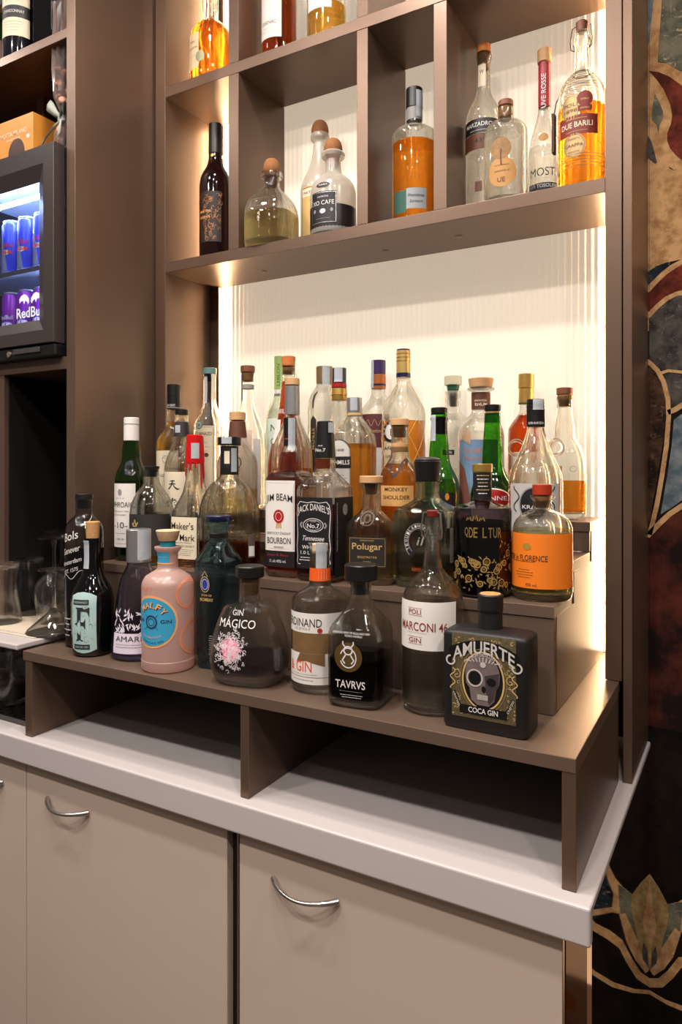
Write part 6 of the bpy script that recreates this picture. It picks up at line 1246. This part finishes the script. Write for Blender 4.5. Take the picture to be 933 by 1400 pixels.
for i, nm in enumerate(('nearest the hinge side', 'second from the door frame', 'third from the door frame', 'fourth from the door frame')):
    x = -1.352 - 0.0565 * i
    can(x, 1.075, 1.8702, CB, 'blue and silver slim drink can on the upper cooler shelf, ' + ('nearest the door frame' if i == 0 else nm))
    can(x, 1.075, 1.7004, CP, 'violet slim drink can on the cooler floor, ' + ('nearest the door frame' if i == 0 else nm))

# ------------------------------------------------------------------ on top of the cooler
OR = plain('orange_carton', (214, 140, 56), 0.4, 0, 0.12, 20); R0 = (-1.49, 1.095, 2.1175)
bx = empty('panettone_box', R0, 'orange cake carton with oval window on top of the cooler', 'box')
box('carton', -1.575, -1.418, 1.05, 1.14, 2.1175, 2.235, OR, bx, rel=R0, bevel=0.0012)
def on_carton(name, pts, m, lift): return mesh(name, [(x - R0[0], 1.05 - lift - R0[1], z - R0[2]) for x, z in pts], [tuple(range(len(pts)))], m, bx, smooth=False)
ov = [(-1.476 + 0.030 * math.cos(t * math.pi / 12), 2.150 + 0.036 * math.sin(t * math.pi / 12)) for t in range(25)]
on_carton('oval_window', [(x, z) for x, z in ov if z > 2.149] + [(-1.506, 2.119), (-1.446, 2.119)], plain('brown_cake_print', (66, 40, 32), 0.4, 0, 0.5, 60), 0.0006)
on_carton('swirl_print', [(-1.575, 2.20), (-1.545, 2.165), (-1.52, 2.119), (-1.575, 2.119)], plain('deep_orange_print', (210, 104, 30), 0.45, 0, 0.25, 50, (8, 1, 1)), 0.0005)
on_carton('white_print', [(-1.434 + 0.006 * math.cos(t), 2.183 + 0.005 * math.sin(t)) for t in range(6)], PAPER, 0.0007)
for body, xc, zc, w_, h_ in (('MOTTA MILANO', -1.487, 2.200, 0.094, 0.011), ('PANETTONE', -1.487, 2.187, 0.05, 0.005)):
    vs, fs, _ = text2d(body, 0.01); mesh('lettering', [(xc + x * w_ - R0[0], 1.0492 - R0[1], zc + y * h_ - R0[2]) for x, y in vs], fs, CREAM, bx, smooth=False)
# cellophane gift bag with ribbon
CEL = frosted('cellophane', (240, 226, 218), 0.84, 0.06); R0 = (-1.318, 1.062, 2.1175)
gb = empty('gift_bag', R0, 'cellophane gift bag of sweets tied with a sage green ribbon', 'gift bag')
prof = [(0, .032), (.02, .035), (.045, .030), (.066, .014), (.074, .009), (.084, .013), (.13, .030), (.19, .036), (.25, .032), (.31, .030), (.33, .034)]
vs, fs = [], []; SEG = 22; R = random.Random(4)
for z, r in prof:
    for k in range(SEG):
        a = 2 * math.pi * k / SEG; q = r * (1 + (0.16 if k % 2 else -0.16) * (1 if z > .05 else .35)) * R.uniform(.94, 1.06); vs.append((q * math.cos(a) * .8, q * math.sin(a) * .8, z + R.uniform(-.002, .002)))
for j in range(len(prof) - 1):
    for k in range(SEG): k2 = (k + 1) % SEG; fs.append((j * SEG + k, j * SEG + k2, (j + 1) * SEG + k2, (j + 1) * SEG + k))
mesh('cellophane', vs, fs, CEL, gb, smooth=False)
SW = [plain('sweet_brown', (122, 76, 52), 0.4), plain('sweet_rose', (196, 140, 118), 0.4), plain('sweet_dark', (70, 42, 34), 0.4)]
for i in range(22):
    z = 0.012 + 0.0055 * (i % 8) if i < 9 else 0.105 + 0.0075 * (i - 9); a = i * 2.4; rr = .014 if i < 9 else .016
    bm = bmesh.new(); bmesh.ops.create_icosphere(bm, subdivisions=2, radius=0.0105)
    for vv in bm.verts: vv.co.x *= 1.15; vv.co.z *= .8
    me = bpy.data.meshes.new('sweet'); bm.to_mesh(me); bm.free(); me.materials.append(SW[i % 3]); me.polygons.foreach_set('use_smooth', [True] * len(me.polygons))
    o = link(bpy.data.objects.new('sweet', me), gb); o.location = (rr * math.cos(a), rr * math.sin(a), z); o.rotation_euler = (i, i * .7, 0)
SAGE = plain('sage_ribbon', (156, 162, 150), 0.6, 0, 0.05, 60)
def ribbon(name, pts, wd):
    vs, fs = [], []
    for i, p in enumerate(pts):
        w_ = wd[i] if isinstance(wd, list) else wd
        for s_ in (-1, 0, 1): vs.append((p[0] + s_ * w_ * .55, p[1] - (0.003 if s_ == 0 else 0), p[2] + s_ * w_ * .83))
    for i in range(len(pts) - 1):
        for k in range(2): a = i * 3 + k; fs.append((a, a + 1, a + 4, a + 3))
    o = mesh(name, vs, fs, SAGE, gb, angle=80); md = o.modifiers.new('thickness', 'SOLIDIFY'); md.thickness = 0.0012
    return o
ribbon('bow_loop', [(0, -.014, .075), (-.012, -.022, .088), (-.028, -.024, .104), (-.036, -.020, .112), (-.028, -.016, .106), (-.010, -.012, .082)], [.005, .008, .011, .012, .010, .005])
ribbon('bow_loop', [(0, -.014, .073), (.010, -.022, .084), (.018, -.024, .096), (.010, -.012, .080)], [.005, .009, .011, .005])
ribbon('bow_tail', [(0, -.014, .072), (-.016, -.022, .056), (-.032, -.026, .040), (-.046, -.026, .026)], [.005, .008, .009, .010]); ribbon('bow_tail', [(0, -.014, .072), (.006, -.022, .052), (.004, -.024, .030)], [.005, .008, .010])
lathe('bow_knot', [(-.008, .006), (-.004, .0105), (.004, .011), (.009, .006)], SAGE, gb, 14, (-0.002, -.016, .074)).scale = (1, .7, 1)

# ------------------------------------------------------------------ top shelf of the tall unit
ZS['l'] = 2.367
b = Bottle(28, 1.075, 'l', 'dark wine bottle with cream and black label on the top shelf beside the plant', name='wine_bottle', group='things on the tall unit shelf', yaw=20)
b.profile([(0, .033), (.003, .0365), (.008, .038), (.19, .038), (.215, .030), (.235, .017), (.25, .0145), (.31, .014)])
b.glass(plain('dark_blue_black_glass', (22, 22, 28), 0.08)); b.cap(.25, .312, .0152, .0150, BLK, 'foil_capsule'); lab = b.patch('label', -0.036, 0.044, 0.055, 0.19, CREAM); b.patch('label_band', -0.036, 0.044, 0.098, 0.126, BLKLAB, 0.0009, lab); b.text('CHARDONNAY', 0.006, 0.112, 0.007, WINK, lab, w=0.05, off=0.0013); b.lines(0.004, 0.064, 0.092, 0.05, 4, GREY, lab); b.lines(0.004, 0.135, 0.15, 0.05, 3, GREY, lab); b.done()
R0 = (-1.372, 1.09, 2.3673)
e = empty('wine_carton', R0, 'tall black glossy gift carton on the top shelf behind the cellophane bag', 'box', 'things on the tall unit shelf'); box('carton', -1.418, -1.342, 1.05, 1.13, 2.3673, 2.72, BLKG, e, rel=R0, bevel=0.001); box('handle_slot', -1.352, -1.349, 1.047, 1.0499, 2.40, 2.52, BLK, e, rel=R0, bevel=0.001)
e = empty('grey_carton', (-1.31, 1.09, 2.3673), 'grey carton standing against the side panel on the top shelf', 'box', 'things on the tall unit shelf'); box('carton', -1.338, -1.279, 1.07, 1.15, 2.3673, 2.66, plain('taupe_card', (132, 116, 106), 0.6), e, rel=(-1.31, 1.09, 2.3673), bevel=0.001); box('dark_band', -1.300, -1.2788, 1.0694, 1.08, 2.44, 2.60, BLKLAB, e, rel=(-1.31, 1.09, 2.3673), bevel=0)
R0 = (ratio(-12) * 1.08, 1.08, 2.3673)
e = empty('potted_plant', R0, 'small green leafy plant in a ribbed pink pot at the picture edge', 'plant', 'things on the tall unit shelf')
lathe('pot', [(0, .036), (.004, .038)] + [(0.006 + i * .009, .040 + .0025 * (i % 2)) for i in range(9)] + [(.09, .044), (.092, .041), (.088, .040)], plain('pink_glazed_pot', (190, 152, 142), 0.3), e, 32)
LF = plain('leaf_green', (74, 120, 44), 0.5, 0, 0.25, 40); R = random.Random(6)
for i in range(14):
    a = i * 2.4; L = R.uniform(.05, .08); vs, fs = [], []
    for j in range(6):
        t = j / 5; wdt = .016 * math.sin(math.pi * min(1, t * .95 + .05)) + .0005; rr = .01 + L * t * .9; z = .085 + .06 * math.sin(t * 2.2) * (1 - .1 * (i % 3)) ; ca_, sa_ = math.cos(a), math.sin(a)
        for s_, dz in ((-1, .004), (0, 0), (1, .004)): vs.append((rr * ca_ - s_ * wdt * sa_, rr * sa_ + s_ * wdt * ca_, z + dz))
    for j in range(5):
        for k in range(2): q = j * 3 + k; fs.append((q, q + 1, q + 4, q + 3))
    mesh('leaf', vs, fs, LF, e, angle=80)
